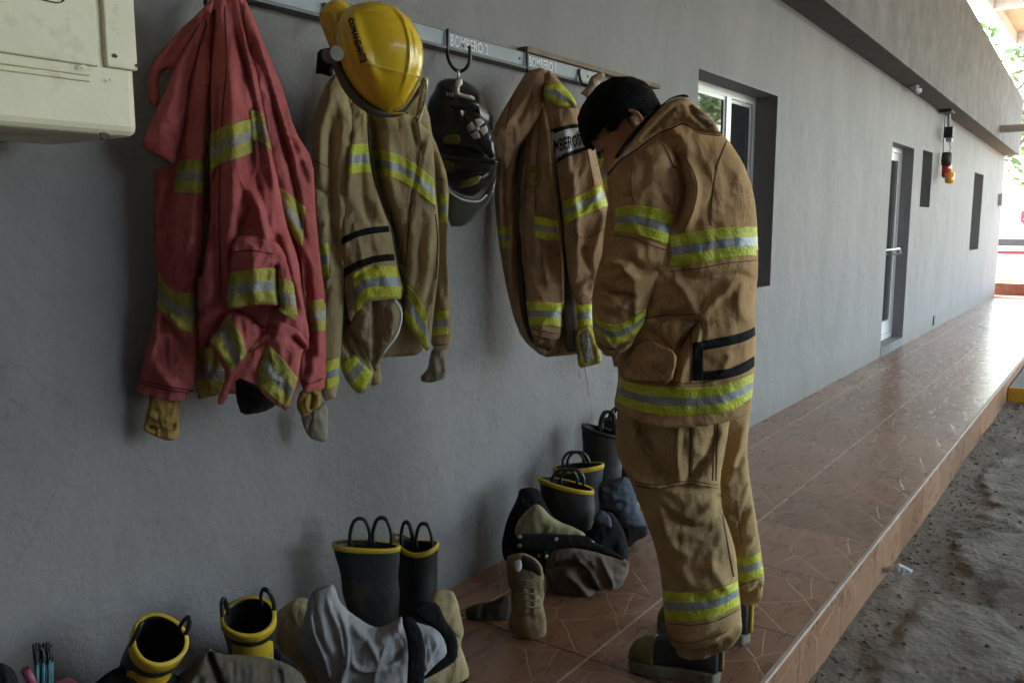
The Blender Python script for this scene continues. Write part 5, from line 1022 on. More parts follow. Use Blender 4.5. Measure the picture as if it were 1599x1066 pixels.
b = MB(); b.quad((cx0-.868, cy0-1.05, .72), (cx0-.868, cy0+1.15, .72), (cx0-.85, cy0+.62, 1.07), (cx0-.85, cy0-.52, 1.07)); b.build('side_window', M_carg, car)
b = MB(); b.box((cx0-.875, cy0-1.0, .1), (cx0-.862, cy0+1.0, .28)); b.build('sill_panel', mat('pale bumper', (.5, .5, .5), .5, bump=0), car)
for yy, nm_, mm in ((-2.1, 'headlight', M_white), (2.1, 'tail_lamp', mat('red lamp', (.55, .04, .03), .3, bump=0))):
    for xx in (-.74, .74):
        b = MB(); b.box((cx0+xx-.14, cy0+yy-.28, .30), (cx0+xx+.12, cy0+yy+.03, .52), bev=.03); b.build(nm_, mm, car)
b = MB(); b.box((cx0-.872, cy0-1.6, .53), (cx0-.860, cy0+1.7, .60)); b.build('side_strip', mat('dark red strip', (.25, .02, .03), .5, bump=0), car)
gw = tag(MB().box((38, -30, -.3), (38.4, 30, 2.4)).build('street_wall', mat('pale street wall', (.55, .60, .60), .9)), 'long pale wall across the street at the far right', 'wall')
# siren lamp and conduit under the overhang
sr = thing('warning_lamp', 'red and amber warning lamp hanging on conduit below the roof overhang', 'warning lamp')
lp = lambda x, y, Y=1.80: on(x, y, Y=Y)
M_redl = mat('red lens', (.45, .015, .015), .25, bump=0, coat=1); M_ambl = mat('amber lens', (.75, .26, .01), .25, bump=0, coat=1); M_greyp = mat('grey conduit', (.36, .37, .38), .5, bump=0)
b = MB(); b.tube([lp(1482,169), lp(1482,212)], .018, 10); b.build('conduit', M_greyp, sr)
b = MB(); b.tube([lp(1477,172,1.86), lp(1475,200,1.86), lp(1473,225,1.86), lp(1474,245,1.84), lp(1478,252,1.82)], .008, 8); b.build('cable', M_greyp, sr)
b = MB(); p_ = lp(1483,207,1.78); b.box((p_.x-.06, p_.y-.04, p_.z-.06), (p_.x+.06, p_.y+.05, p_.z+.06), bev=.008); b.build('junction_box', M_blkrub, sr)
b = MB(); p_ = lp(1484,219,1.78); b.box((p_.x-.045, p_.y-.02, p_.z-.02), (p_.x+.045, p_.y+.04, p_.z+.02), bev=.004); b.build('bracket', M_greyp, sr)
b = MB(); b.tube([lp(1482,222), lp(1485,232), lp(1480,243)], .007, 8); b.build('cable', M_greyp, sr)
def lathe(b, p, prof, n=16): b.loft([[(p.x+r*.52*math.cos(a), p.y+r*.52*math.sin(a), p.z+z) for a in [2*math.pi*k/n for k in range(n)]] for r, z in prof])
b = MB(); lathe(b, lp(1478,250), [(.03,.09),(.10,.08),(.11,.0),(.10,-.06)]); b.build('horn_body', M_blkrub, sr)
b = MB(); lathe(b, lp(1478,267), [(.09,.09),(.10,.08),(.10,-.05),(.07,-.08)]); b.build('red_lens', M_redl, sr)
b = MB(); lathe(b, lp(1483,276,1.74), [(.03,.09),(.04,.05),(.095,.04),(.10,-.04),(.08,-.07),(.02,-.08)]); b.build('amber_lens', M_ambl, sr)
b = MB(); p_ = lp(1480,171,1.80); b.box((p_.x-.12, 1.74, zsf(p_.x)-.03), (p_.x+.12, 1.86, zsf(p_.x)+.001), bev=.004); b.build('mounting_plate', M_blkrub, sr)
sp = thing('soffit_bracket', 'small bracket under the roof overhang above the far door', 'lamp'); p_ = on(1428,132,Z=2.58)  # plain bracket fixed to the soffit, gives no light
b = MB(); b.tube([(p_.x, p_.y, zsf(p_.x)), (p_.x, p_.y, zsf(p_.x)-.025)], .04, 12); b.build('base', M_greyp, sp)
b = MB(); b.tube([(p_.x, p_.y, zsf(p_.x)-.025), (p_.x+.07, p_.y-.03, zsf(p_.x)-.05)], [.015, .032], 12); b.build('bracket_arm', M_greyp, sp)
b = MB(); b.tube([(14.3, 1.67, 2.60), (14.3, -6, 2.62)], .055, 10); tag(b.build('pipe', M_beam), 'pale metal pipe running out from the roof fascia across the yard', 'pipe')
sk = thing('wall_socket', 'small dark electrical socket low on the wall right of the door', 'socket')
p_ = on(1458,500,Y=WY); b = MB(); b.box((p_.x-.05, WY-.012, p_.z-.06), (p_.x+.05, WY+.0, p_.z+.06), bev=.004); b.build('plate', M_blkrub, sk)
p_ = on(1560,312,Y=WY); b = MB(); b.box((p_.x-.1, WY-.06, p_.z-.1), (p_.x+.1, WY, p_.z+.1), bev=.01); tag(b.build('meter_box', M_greyp), 'small grey box on the wall near the far corner', 'box')
# ---------------------------------------------------------------- cream metal cabinet on the wall, top left
M_cream = mat('aged cream enamel', (.60, .57, .40), .5, base2=(.70, .67, .50), nscale=5, bump=.15, bscale=25, dirt=(.30, .24, .13), dirt_scale=7, dirt_thr=.52, spec=.5)
M_chip = mat('rusty chip', (.06, .045, .035), .8)
ac = thing('air_conditioner', 'old cream metal air conditioner mounted on the grey wall beside the red coat', 'air conditioner')
A0 = on(220, 215, Y=1.50); ax, az = A0.x, A0.z
b = MB(); b.box((-.1, 1.502, az), (ax, 1.80, 2.05), bev=.018); b.build('casing', M_cream, ac, smooth=False)
def acp(x, y, Y=1.495): return on(x, y, Y=Y)
b = MB(); q = [acp(0,92), acp(128,104), acp(150,0), acp(0,-12)]
x1 = acp(152,60).x; z0 = acp(140,106).z; z1 = acp(155,108).z
b.box((-.06, 1.494, z0+.004), (x1, 1.506, 2.0), bev=.003); b.build('front_grille', M_cream, ac)
b = MB(); b.box((x1+.012, 1.492, z0+.006), (ax-.002, 1.506, 2.0), bev=.004); b.build('side_trim', M_cream, ac)
for dz in (-.010, -.020):
    b = MB(); b.box((-.06, 1.497, z0+dz-.0035), (x1-.015, 1.506, z0+dz+.002), bev=.0015); b.build('ridge', M_cream, ac)
b = MB(); p0 = acp(100, 8); b.box((-.04, 1.4925, p0.z), (p0.x, 1.50, p0.z+.2), bev=.012); b.build('vent', M_dark, ac)
for x, y, s_ in ((164,212,.011),(180,87,.006),(131,104,.005),(175,125,.004),(216,103,.006)):
    p_ = acp(x, y, 1.489); b = MB(); b.loft([[(p_.x+s_*math.cos(a)*random.uniform(.6,1.2), 1.4905+dy, p_.z+s_*.7*math.sin(a)*random.uniform(.6,1.2)) for a in [k*.785 for k in range(8)]] for dy in (0, .002)]); 
    if s_ > .0052: b.build('paint_chip', M_chip, ac)
    else: b.build('screw', M_cream, ac)
# ---------------------------------------------------------------- boots
M_by = mat('yellow boot rubber', (.50, .34, .015), .45, base2=(.58, .40, .03), nscale=12, bump=.1, dirt=(.25, .13, .02), dirt_scale=9, dirt_thr=.55)
M_bo = mat('olive worn rubber', (.12, .10, .03), .6, base2=(.2, .17, .06), nscale=14, bump=.2, dirt=(.06, .05, .03), dirt_scale=10, dirt_thr=.5)
M_sole = mat('dusty sole', (.17, .15, .11), .85, var=.3, nscale=20, bump=.3)
M_navy = mat('dusty dark rubber', (.018, .020, .026), .55, base2=(.035, .037, .042), nscale=9, bump=.15, bscale=50, dirt=(.09, .08, .06), dirt_scale=8, dirt_thr=.58)
def foot(parent, heel, d, L=.29, Wd=.10, H=.13, body=M_navy, toe=M_bo, sole=M_sole, shaft_top=None):
    d = Vector(d).normalized(); sv = Vector((d.y, -d.x, 0)); heel = Vector(heel)
    prof = [(0, .62, .96), (.03, .74, 1.0), (.16, .76, 1.0), (.32, .70, .98), (.48, .78, .82), (.62, .92, .66), (.75, 1.0, .56), (.86, .94, .50), (.94, .76, .42), (.985, .50, .30), (1.0, .28, .18)]
    def ring(t, wq, hq, z0=.022, gr=1.0):
        c = heel+d*(L*t); out = []
        for k in range(20):
            a = 2*math.pi*k/20; x, z = math.cos(a), math.sin(a)
            x = math.copysign(abs(x)**.8, x); zz = z0+H*hq*(.5+.5*math.copysign(abs(z)**.7, z))
            taper = 1-.25*max(0, z)
            out.append(c+sv*(x*Wd*.5*wq*taper*gr)+Vector((0, 0, zz)))
        return out
    b = MB(); b.loft([ring(*q) for q in prof]); b.build('foot', body, parent, smooth=True)
    b = MB(); b.loft([ring(t, wq, hq*1.03, .021, 1.035) for t, wq, hq in ((.70,.985,.60), (.75,1.0,.56), (.86,.94,.50), (.94,.78,.42), (.985,.54,.31), (1.012,.30,.19))]); b.build('toe_cap', toe, parent, smooth=True)
    b = MB(); n_ = 72; lo, hi = [], []
    pts = []
    for k in range(n_):
        a = 2*math.pi*k/n_; x, y = math.cos(a), math.sin(a); t = .5-.5*x*1.04
        ts = [p[0] for p in prof]; wq = float(np.interp(min(max(t, 0), 1), ts, [p[1] for p in prof]))
        yy = math.copysign(min(1, abs(y)*1.9), y); rb = .0022 if k % 3 == 0 else 0; pts.append(heel+d*(L*t)+sv*(yy*(Wd*.5*min(wq*1.10, 1.08)+rb)))
    b.loft([[p+Vector((0,0,z)) for p in pts] for z in (.001, .006, .030, .034)]); b.build('sole', sole, parent, smooth=False)
hl = on(1122, 1062, Z=0); te = on(984, 1036, Z=0)
bt = bpy.data.objects.new('rubber_boot', None); COL.objects.link(bt); bt.parent = man
nearb = bt
for nm_, hl_, te_ in (('near', hl, te), ('far', on(1168, 1001, Z=0), None)):
    par = nearb if nm_ == 'near' else None
    if par is None:
        par = bpy.data.objects.new('rubber_boot', None); COL.objects.link(par); par.parent = man
    d_ = (te-hl).normalized() if nm_ == 'near' else Vector((-.25, .97, 0))
    L_ = (te-hl).length*1.0 if nm_ == 'near' else .28
    foot(par, hl_, d_, L=L_)
    b = MB(); c0 = hl_+d_*.055; sv = Vector((d_.y, -d_.x, 0))
    b.loft([[c0+d_*(dx+.062*math.cos(a)*s_)+sv*(.05*math.sin(a)*s_)+Vector((0,0,z)) for a in [k*math.pi/9 for k in range(18)]] for z, dx, s_ in ((.06, .0, .85), (.12, .008, .86), (.17, .012, .86))]); b.build('shaft', M_navy, par, smooth=True)
    b = MB(); b.loft([[hl_+d_*(-.012+.0+dy)+sv*dx*.016+Vector((0,0,z)) for dx, dy in ((-1,0),(1,0),(1,.01),(-1,.01))] for z in (.035, .08, .12, .15)]); b.build('heel_strip', M_bo if nm_ == 'near' else M_by, par)
# rubber boots: flattened open shafts with rim band and pull loops
def boot(name, label, T, wd, nd, hw, hn, L, ax=None, group='rubber boots along the wall', band=.013, bandm=M_by, dip=(0, 0), taper=.72, body=M_blkrub, loops=((-.55, .35), (.25, .6)), lh=.062, lw=.028, pad=None, footd=None, lr=.0078, loop_side=1, skew=0):
    t = thing(name, label, 'boot', group); T = Vector(T); wd = Vector(wd).normalized(); nd = Vector(nd).normalized(); ax = Vector(ax or (0,0,1)).normalized(); n = 36
    def ring(dz, s=1, gr=0, sn=None):
        out = []; sn = sn or s
        for k in range(n):
            a = 2*math.pi*k/n; rim = dip[0]*math.cos(a)+dip[1]*math.cos(2*a); rim *= max(0, 1-dz/(L*.6))
            fz = min(1, max(0, dz)/.05); wob = 1+.03*math.sin(3*a+T.x*9)+fz*(.022*math.sin(dz*48+2*a+T.y*30)+.03*noise.noise(Vector((a*1.2, dz*14, T.x*7))))
            out.append(T+wd*((hw*s*wob+gr)*math.cos(a)-skew*dz)+nd*((hn*sn*wob+gr)*math.sin(a))+ax*(rim-dz))
        return out
    b = MB(); rows = [ring(z*L, 1+(taper-1)*z, 0, 1+(1.05-1)*z) for z in np.linspace(0, 1, 20)]
    b.loft([ring(z*L, 1+(taper-1)*z, -.005, 1) for z in (.9, .6, .3, .05, .0)]+rows, cap=False); b.build('shaft', body, t, smooth=True)
    b = MB(); b.loft([ring(dz, 1+(taper-1)*dz/L, g) for dz, g in ((-.003, -.006), (-.004, .002), (0, .003), (band, .003), (band+.001, 0))], cap=False); b.build('rim_band', bandm, t, smooth=True)
    for a0, a1 in loops:
        p0 = T+wd*hw*a0+nd*hn*loop_side*math.sqrt(max(0, 1-a0*a0))*.92-ax*.012; p1 = T+wd*hw*a1+nd*hn*loop_side*math.sqrt(max(0, 1-a1*a1))*.92-ax*.012
        m_ = (p0+p1)/2; b = MB(); b.tube(spline([p0, p0+ax*lh*.55+(p0-m_)*.05, m_+ax*lh*1.12+(p0-m_)*.5, m_+ax*lh*1.12+(p1-m_)*.5, p1+ax*lh*.55+(p1-m_)*.05, p1], 5), lr, 8, flat=.7); b.build('pull_loop', body, t, smooth=True)
    if pad:
        a0, a1, d0_, d1_ = pad; b = MB(); R_ = []
        for dz in np.linspace(d0_, d1_, 8):
            rr_ = ring(dz, 1+(taper-1)*dz/L, .0035); rr2 = ring(dz, 1+(taper-1)*dz/L, -.001)
            idx = [k % n for k in range(a0, a1+1)]; edge_ = 1 if d0_+.006 < dz < d1_-.004 else 0
            ii = idx if edge_ else idx[1:-1]; ii = [ii[0]]*(0 if edge_ else 1)+ii+[ii[-1]]*(0 if edge_ else 1)
            R_.append([rr_[k] for k in ii])
        b.loft(R_, cap=False, closed=False); b.build('shin_patch', bandm, t, smooth=True)
    # foot below, hidden in the folded trousers
    fd_ = Vector(footd) if footd else -nd
    c = T-ax*L-wd*skew*L; b = MB(); b.loft([[c+ax*(.02-h2)+fd_*(f2)+wd*(hw*taper*w2*math.cos(a))+fd_*(.05*f3*math.sin(a)) for a in [2*math.pi*k/16 for k in range(16)]] for h2, f2, w2, f3 in ((0, 0, 1, 1), (.03, .02, .95, 1.3), (.05, .05, .9, 2.0), (.07, .06, .9, 2.3), (.085, .06, .85, 2.2))]); b.build('foot', body, t, smooth=True)
    return t
def toC(P): v = Vector((CAM.x-P.x, CAM.y-P.y, 0)).normalized(); return v
def rightof(P): v = toC(P); r_ = Vector((-v.y, v.x, 0)); return r_ if r_.dot(RV) > 0 else -r_
TA = on(571, 851, Y=1.69); sA = (TA-CAM).dot(FV)/FP
boot('rubber_boot', 'tall black rubber boot with straight yellow rim in the grey liner, left one', TA, rightof(TA), -toC(TA), 51*sA, .036, .30, dip=(-6*sA, 0), taper=.66, loops=((-.45, .12), (.25, .78)), loop_side=1, lh=.068, band=.010, skew=-.08)
TB = on(650, 848, Y=1.74); sB = (TB-CAM).dot(FV)/FP
boot('rubber_boot', 'tall black rubber boot with wavy yellow rim in the grey liner, right one', TB, (rightof(TB)+toC(TB)*.35), -toC(TB)+rightof(TB)*.3, 36*sB, .055, .30, dip=(-4*sB, 6*sB), taper=.8, loops=((-.6, -.1), (.1, .75)), loop_side=-.4, lh=.072, band=.012)
T1_ = on(249, 998, Y=1.62); s1 = (T1_-CAM).dot(FV)/FP
ax1 = (Vector((0,0,1))*.80+toC(T1_)*.5+rightof(T1_)*.28).normalized(); w1 = (rightof(T1_)+Vector((0,0,.35))).normalized(); w1 = (w1-ax1*w1.dot(ax1)).normalized(); n1 = ax1.cross(w1)
if n1.dot(toC(T1_)) > 0: n1 = -n1
boot('rubber_boot', 'open black rubber boot leaning right with wide yellow band, next to the teal bristles', T1_, w1, n1, 41*s1, 46*s1, .26, ax=ax1, band=.024, taper=.85, loops=((-.98, -.72), (.86, 1.0)), loop_side=.6, lh=.05, lr=.006, pad=(20, 30, .042, .17))
T2_ = on(389, 962, Y=1.66); s2 = (T2_-CAM).dot(FV)/FP
ax2 = (Vector((0,0,1))*.86+toC(T2_)*.5+rightof(T2_)*-.05).normalized(); w2 = rightof(T2_); w2 = (w2-ax2*w2.dot(ax2)).normalized(); n2 = ax2.cross(w2)
if n2.dot(toC(T2_)) > 0: n2 = -n2
boot('rubber_boot', 'open black rubber boot with yellow band and two loops standing in the khaki trousers', T2_, w2, n2, 40*s2, 36*s2, .26, ax=ax2, band=.022, taper=.9, loops=((-.98, -.8), (.5, .95)), loop_side=.8, lh=.062, lr=.006, pad=(22, 32, .040, .17), dip=(-.008, 0))
TC1 = on(885, 756, Y=1.62); s3 = (TC1-CAM).dot(FV)/FP
boot('rubber_boot', 'black boot with dull yellow rim, nearer one of the pair standing in the taupe trousers', TC1, rightof(TC1), -toC(TC1), 43*s3, .045, .30, dip=(-9*s3, 0), taper=.75, loops=((-.5, .35), (-.2, .6)), lh=.05, loop_side=.9, skew=-.1)
TC2 = on(903, 728, Y=1.70); s4 = (TC2-CAM).dot(FV)/FP
boot('rubber_boot', 'black boot with dull yellow rim, farther one of the pair standing in the taupe trousers', TC2, rightof(TC2), -toC(TC2), 39*s4, .045, .30, dip=(4*s4, 0), taper=.8, loops=((-.6, .2), (-.4, .4)), lh=.052, loop_side=.9)
TD = on(940, 672, Y=1.70); s5 = (TD-CAM).dot(FV)/FP
boot('rubber_boot', 'plain black boot standing in the blue grey trousers, left of the hidden one', TD, rightof(TD), -toC(TD), 32*s5, .05, .34, dip=(-8*s5, 0), taper=.9, loops=((.0, .7), (-.1, .55)), lh=.07, loop_side=.9, bandm=M_blkrub, band=.012)
TE = on(975, 655, Y=1.72); s6 = (TE-CAM).dot(FV)/FP
boot('rubber_boot', 'plain black boot at the back, half hidden behind the coat hem of the man', TE, rightof(TE), -toC(TE), 32*s6, .05, .34, taper=.9, loops=((-.7, .3), (-.5, .5)), lh=.05, loop_side=.9, bandm=M_blkrub, band=.012)
# ---------------------------------------------------------------- folded trousers round the boots
M_grey = fabric('grey quilt liner', (.25, .25, .26), base2=(.33, .33, .34), weave=0, bscale=60, bump=.3, fabricky=1.0)
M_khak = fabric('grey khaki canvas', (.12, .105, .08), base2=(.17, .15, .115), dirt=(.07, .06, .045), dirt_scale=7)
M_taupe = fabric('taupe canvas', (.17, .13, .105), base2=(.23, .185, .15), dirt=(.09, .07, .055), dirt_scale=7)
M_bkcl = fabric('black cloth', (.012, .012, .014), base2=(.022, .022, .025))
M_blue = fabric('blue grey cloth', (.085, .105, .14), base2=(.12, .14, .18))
za = (430, 780, 3.728)
A = thing('bunker_trousers', 'light grey lined trousers with black braces heaped round the tall boot pair', 'trousers', 'folded trousers along the wall')
PA_ = on(600, 1000, Y=1.56)
K = dict(tf=za, P0=PA_, wall=1.868, floor=.003)
relief('outer_shell', [(0,660),(90,590),(160,560),(260,620),(340,800),(420,900),(600,960),(900,900),(940,720),(890,600),(930,520),(960,512),(1035,530),(1065,600),(1082,690),(1100,770),(1075,840),(1105,920),(1130,1000),(1120,1120),(900,1500),(300,1500),(150,1150),(100,1000),(20,860),(-20,750)], M_tan, A, k=.6, T=.13, d0=-.09, seed=51, amp=.004, auto=(26,60,35,60,170,2.5,6,.005,.012), **K)
relief('liner', [(190,580),(225,520),(330,485),(352,520),(372,590),(440,660),(580,750),(640,735),(700,700),(735,670),(748,740),(790,700),(870,728),(950,745),(975,790),(1002,890),(1000,930),(900,1010),(850,1080),(790,1300),(500,1450),(350,1200),(250,1040),(150,900),(128,830),(150,740),(180,640)], M_grey, A, k=.7, T=.12, d0=.0, seed=52, amp=.0015, wsc=30, em=5, h=2.3,
   fm=.95, auto=(9,70,28,70,170,4,7,.004,.007), folds=[([(300,530),(330,600),(380,700),(410,850)], 7, .018,'step'),([(350,580),(400,650),(430,760),(420,900)], 7, .018,'step'),([(215,560),(230,700),(300,850),(330,1000)], 8, .02,'step'),([(250,560),(290,700),(360,860)], 7, .016),([(440,690),(520,740),(590,830),(590,880)], 7, .020,'step'),
   ([(450,780),(470,880),(560,910),(700,880),(760,800)], 7, .022,'step'),([(590,780),(680,740),(740,690)], 7, .016),([(380,1040),(520,960),(680,900),(765,820)], 8, -.022),([(400,1020),(600,950),(760,900)], 7, .012),([(500,1060),(600,1000),(750,960)], 7, .014),([(880,740),(940,800),(880,900),(860,1000)], 8, .016,'step'),([(370,1050),(410,900),(440,820)], 8, .016)], **K)
for i_, q in enumerate(([(735,700),(760,680),(800,680),(850,760),(875,870),(868,1000),(862,1180),(760,1180),(770,1000),(775,900),(765,800)], [(790,640),(860,590),(950,600),(985,690),(1040,770),(1064,830),(1060,930),(980,985),(880,1040),(850,1045),(930,960),(1000,900),(995,830),(950,760),(860,710)])):
    relief('brace_strap', q, M_bkcl, A, k=.35, T=.007, d0=.135-.02*i_, seed=53+i_, amp=.002, **K)
L = thing('bunker_trousers', 'grey khaki trousers heaped round the open yellow banded boot at the bottom edge', 'trousers', 'folded trousers along the wall')
zl = (0, 880, 3.331)
K = dict(tf=zl, P0=on(380, 1040, Y=1.58), wall=1.868, floor=.003)
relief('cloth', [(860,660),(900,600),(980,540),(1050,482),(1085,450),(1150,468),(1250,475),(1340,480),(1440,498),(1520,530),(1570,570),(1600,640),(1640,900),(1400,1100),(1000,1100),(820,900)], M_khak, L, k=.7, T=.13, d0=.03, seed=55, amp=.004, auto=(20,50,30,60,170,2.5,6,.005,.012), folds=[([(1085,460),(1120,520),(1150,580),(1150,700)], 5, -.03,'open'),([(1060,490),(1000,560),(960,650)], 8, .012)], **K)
relief('strap', [(1430,430),(1480,470),(1560,540),(1600,620),(1640,700),(1600,720),(1560,640),(1490,560),(1420,500)], M_bkcl, L, k=.5, T=.02, d0=-.02, seed=56, **K)
G = thing('bunker_trousers', 'dark trousers in shadow under the leaning open boot', 'trousers', 'folded trousers along the wall')
K = dict(tf=zl, P0=on(250, 1060, Y=1.62), wall=1.868, floor=.003)
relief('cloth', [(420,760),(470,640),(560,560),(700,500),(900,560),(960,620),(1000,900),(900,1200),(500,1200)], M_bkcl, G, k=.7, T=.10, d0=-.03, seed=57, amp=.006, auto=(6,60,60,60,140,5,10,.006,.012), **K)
H = relief('dark_bag', [(-200,560),(-60,500),(20,515),(70,545),(95,600),(110,700),(60,1100),(-200,1100)], M_bkcl, None, k=.7, T=.12, d0=0, seed=58, amp=.006, tf=zl, P0=on(0, 1050, Y=1.55), wall=1.868, floor=.003, auto=(5,60,60,60,140,5,10,.006,.012))
tag(H, 'black cloth bag cut off by the bottom left corner', 'bag')
br = thing('bristle_brush', 'teal bristled brush standing on its handle between the black bag and the leaning boot', 'brush')
M_teal = mat('teal bristle', (.03, .13, .15), .5, var=.4, nscale=40, bump=0); M_tealt = mat('dark bristle tip', (.015, .02, .022), .6, bump=0)
rr = random.Random(9)
for mm, nm_ in ((M_teal, 'bristles'), (M_tealt, 'bristle_tips')):
    b = MB()
    rr.seed(9)
    for k in range(46):
        x0 = rr.uniform(195, 285); x1 = x0+rr.uniform(-25, 12); y1 = rr.uniform(405, 470); dY = rr.uniform(-.02, .02)
        p0 = on(x0/3.331, 880+700/3.331, Y=1.60+dY); p1 = on(x1/3.331, 880+y1/3.331, Y=1.60+dY); pm = p0.lerp(p1, .75)
        if nm_ == 'bristles': b.tube([p0, p0.lerp(p1, .4), pm], .0022, 5)
        else: b.tube([pm, p1], .0024, 5)
    o_ = b.build(nm_, mm, br); o_['kind'] = 'stuff'
b = MB(); p_ = on(240/3.331, 880+700/3.331, Y=1.60); b.box((p_.x-.06, p_.y-.03, p_.z-.035), (p_.x+.06, p_.y+.03, p_.z+.01), bev=.006); b.tube([p_-Vector((0,0,.03)), (p_.x+.02, p_.y+.01, .004)], .013, 10); b.build('handle_block', mat('pink plastic', (.30, .05, .09), .5), br)
b = MB(); b.tube([on(130/3.331, 880+545/3.331, Y=1.58), on(165/3.331, 880+610/3.331, Y=1.58), on(190/3.331, 880+720/3.331, Y=1.58)], .008, 8); b.build('pink_strip', mat('pink strip', (.25, .04, .08), .5), br)
# heap with taupe cloth and snapped waistband
zh = (720, 620, 2.732)
B = thing('bunker_trousers', 'taupe trousers with black snapped waistband and camouflage cloth round a boot pair', 'trousers', 'folded trousers along the wall')
K = dict(tf=zh, P0=on(890, 925, Y=1.53), wall=1.868, floor=.003)
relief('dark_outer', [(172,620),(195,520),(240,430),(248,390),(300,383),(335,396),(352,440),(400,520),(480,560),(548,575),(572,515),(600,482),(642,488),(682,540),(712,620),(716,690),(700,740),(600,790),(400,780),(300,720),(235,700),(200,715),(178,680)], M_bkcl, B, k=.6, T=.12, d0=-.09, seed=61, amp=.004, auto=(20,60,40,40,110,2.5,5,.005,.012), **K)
Ml = relief('camouflage_cloth', [(228,580),(240,530),(275,485),(320,450),(350,470),(385,510),(430,535),(475,550),(530,580),(528,598),(450,598),(380,592),(240,592)], mat('camouflage print', (.20, .19, .10), .9, base2=(.36, .32, .17), nscale=22, bump=.3, dirt=(.09, .11, .16), dirt_scale=22, dirt_thr=.5, var=.3), B, k=.7, T=.06, d0=.03, seed=62, auto=(7,60,50,30,80,3,6,.004,.010), **K)
relief('taupe_cloth', [(362,700),(385,652),(470,640),(560,655),(640,680),(716,692),(716,742),(682,812),(642,822),(592,815),(582,855),(540,868),(490,872),(420,842),(372,792),(356,740)], M_taupe, B, k=.75, T=.13, d0=.02, seed=63, amp=.003, wsc=18, h=2.8, auto=(14,50,30,40,110,2,4,.004,.010), folds=[([(480,650),(560,720),(600,800)], 4, .022,'step'),([(520,740),(560,790),(585,830)], 4, -.03),([(590,660),(640,740),(650,810)], 5, .02,'step'),([(400,700),(480,740),(560,840)], 6, .015),([(370,720),(480,690),(560,730)], 5, -.018)], **K)
Wb = relief('waistband', [(228,582),(380,582),(540,588),(562,612),(630,645),(694,680),(694,698),(630,675),(545,648),(460,642),(380,650),(250,650),(228,630)], M_bkcl, B, k=.5, T=.02, d0=.115, seed=64, amp=.002, **K)
for x, y in ((405,604),(563,610),(250,595),(333,675),(365,680),(250,632)):
    patch('snap', [(x+9*math.cos(a), y+9*math.sin(a)) for a in np.linspace(0, 6.283, 9)[:-1]], [Wb] if y < 650 else [Wb, BV and [o_ for o_ in B.children if o_.name.startswith('dark_outer')][0]], M_metal, B, tf=zh, off=.005, h=1.5)
relief('blue_cloth', [(560,530),(575,495),(600,478),(640,510),(645,560),(600,545)], M_blue, B, k=.6, T=.04, d0=.02, seed=65, **K)
Cc = thing('bunker_trousers', 'blue grey trousers heaped round plain black boots left of the legs of the man', 'trousers', 'folded trousers along the wall')
K = dict(tf=zh, P0=on(950, 840, Y=1.60), wall=1.868, floor=.003)
relief('dark_base', [(600,430),(640,400),(760,480),(792,545),(798,590),(745,612),(722,642),(680,640),(620,560)], M_bkcl, Cc, k=.6, T=.10, d0=-.03, seed=66, auto=(5,60,60,40,90,4,8,.005,.010), **K)
relief('cloth', [(590,370),(640,350),(710,335),(742,390),(748,460),(790,540),(780,552),(725,556),(690,560),(655,490),(600,470),(570,430)], M_blue, Cc, k=.7, T=.09, d0=.0, seed=67, auto=(14,20,25,40,110,2.2,4.5,.004,.010), **K)
# tan lace-up boots
zk = zh
M_suede = mat('tan suede', (.17, .12, .055), .95, base2=(.24, .18, .10), nscale=10, bump=.4, bscale=60, dirt=(.30, .26, .20), dirt_scale=6, dirt_thr=.52)
tb = thing('work_boot', 'upright worn tan suede lace up boot standing before the taupe trousers', 'boot', 'tan suede work boots')
K = dict(tf=zh, P0=on(832, 985, Y=1.46), wall=None, floor=.002, fine=.001)
relief('shaft', [(192,690),(200,672),(262,660),(310,680),(345,715),(356,780),(358,830),(345,900),(300,940),(230,930),(210,880),(215,830),(198,780)], M_suede, tb, k=.9, T=.06, d0=-.02, seed=70, amp=.003, folds=[([(215,700),(225,800),(220,880)], 4, -.012)], **K)
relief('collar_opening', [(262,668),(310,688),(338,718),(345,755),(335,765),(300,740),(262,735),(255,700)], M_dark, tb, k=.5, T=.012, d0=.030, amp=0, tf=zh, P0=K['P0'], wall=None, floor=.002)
relief('vamp', [(245,745),(300,740),(330,790),(345,860),(362,940),(366,1000),(350,1030),(310,1042),(255,1032),(212,990),(200,960),(222,880),(232,800)], M_suede, tb, k=.95, T=.09, d0=.01, seed=71, amp=.003, folds=[([(225,930),(290,915),(350,935)], 5, -.006),([(262,760),(275,850),(270,900)], 3, .006),([(310,760),(315,850),(310,900)], 3, .006)], lean=(0, .0006), **K)
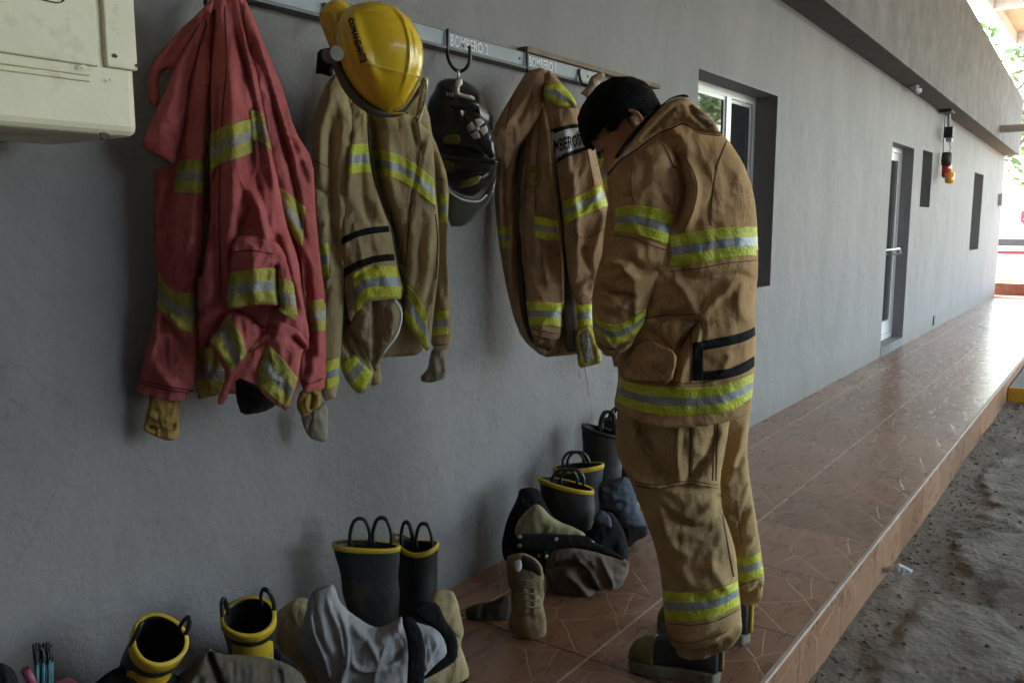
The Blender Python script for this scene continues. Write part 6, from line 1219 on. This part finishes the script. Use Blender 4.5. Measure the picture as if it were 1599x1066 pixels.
relief('tongue', [(225,700),(255,690),(262,720),(250,745),(232,740)], M_white, tb, k=.5, T=.008, d0=.055, amp=0, tf=zh, P0=K['P0'], wall=None, floor=.002)
b = MB()
for k in range(5):
    y = 775+k*28; xL, xR = 255+k*1, 322+k*3
    b.tube([on(720+xL/2.732, 620+y/2.732, Y=1.385-.006*k), on(720+(xL+xR)/5.464, 620+(y+8)/2.732, Y=1.372-.006*k), on(720+xR/2.732, 620+(y+6)/2.732, Y=1.385-.006*k)], .0028, 6)
b.build('laces', M_khak, tb)
relief('sole', [(200,960),(215,1000),(258,1036),(310,1046),(352,1034),(369,1002),(368,1018),(352,1044),(312,1056),(255,1048),(208,1010)], M_sole, tb, k=.7, T=.08, d0=.012, amp=.001, tf=zh, P0=K['P0'], wall=None, floor=.001, lean=(0, .0006))
relief('pull_tab', [(350,775),(362,780),(365,830),(352,835)], M_suede, tb, k=.5, T=.01, d0=.0, amp=0, tf=zh, P0=K['P0'], wall=None)
t2 = thing('work_boot', 'dark dusty boot lying on its side in the shadow behind the upright tan boot', 'boot', 'tan suede work boots')
K = dict(tf=zh, P0=on(770, 972, Y=1.62), wall=None, floor=.002)
M_dsu = mat('dark dusty suede', (.045, .036, .028), .95, base2=(.075, .06, .048), nscale=10, bump=.3, bscale=60)
relief('upper', [(20,900),(60,880),(130,870),(190,840),(225,860),(240,960),(200,985),(110,985),(40,965),(18,935)], M_dsu, t2, k=.8, T=.05, d0=0, seed=72, amp=.004, folds=[([(90,885),(100,960)], 4, -.01)], **K)
relief('sole', [(20,940),(60,965),(130,982),(205,978),(205,998),(120,1000),(45,980),(18,955)], M_sole, t2, k=.6, T=.03, d0=.02, amp=.001, **K)
# crumpled paper at the foot of the porch
pp = relief('crumpled_paper', [(360,700),(395,680),(430,672),(475,695),(470,705),(420,712),(400,700),(370,712)], M_white, None, tf=(1200,560,2.108), P0=on(1400, 895, Z=GZ+.02), T=.03, amp=.006, wsc=7, fine=.003, wall=None, h=1.6, em=3, smooth=0)
tag(pp, 'small crumpled white paper in the dirt at the foot of the porch edge', 'litter')
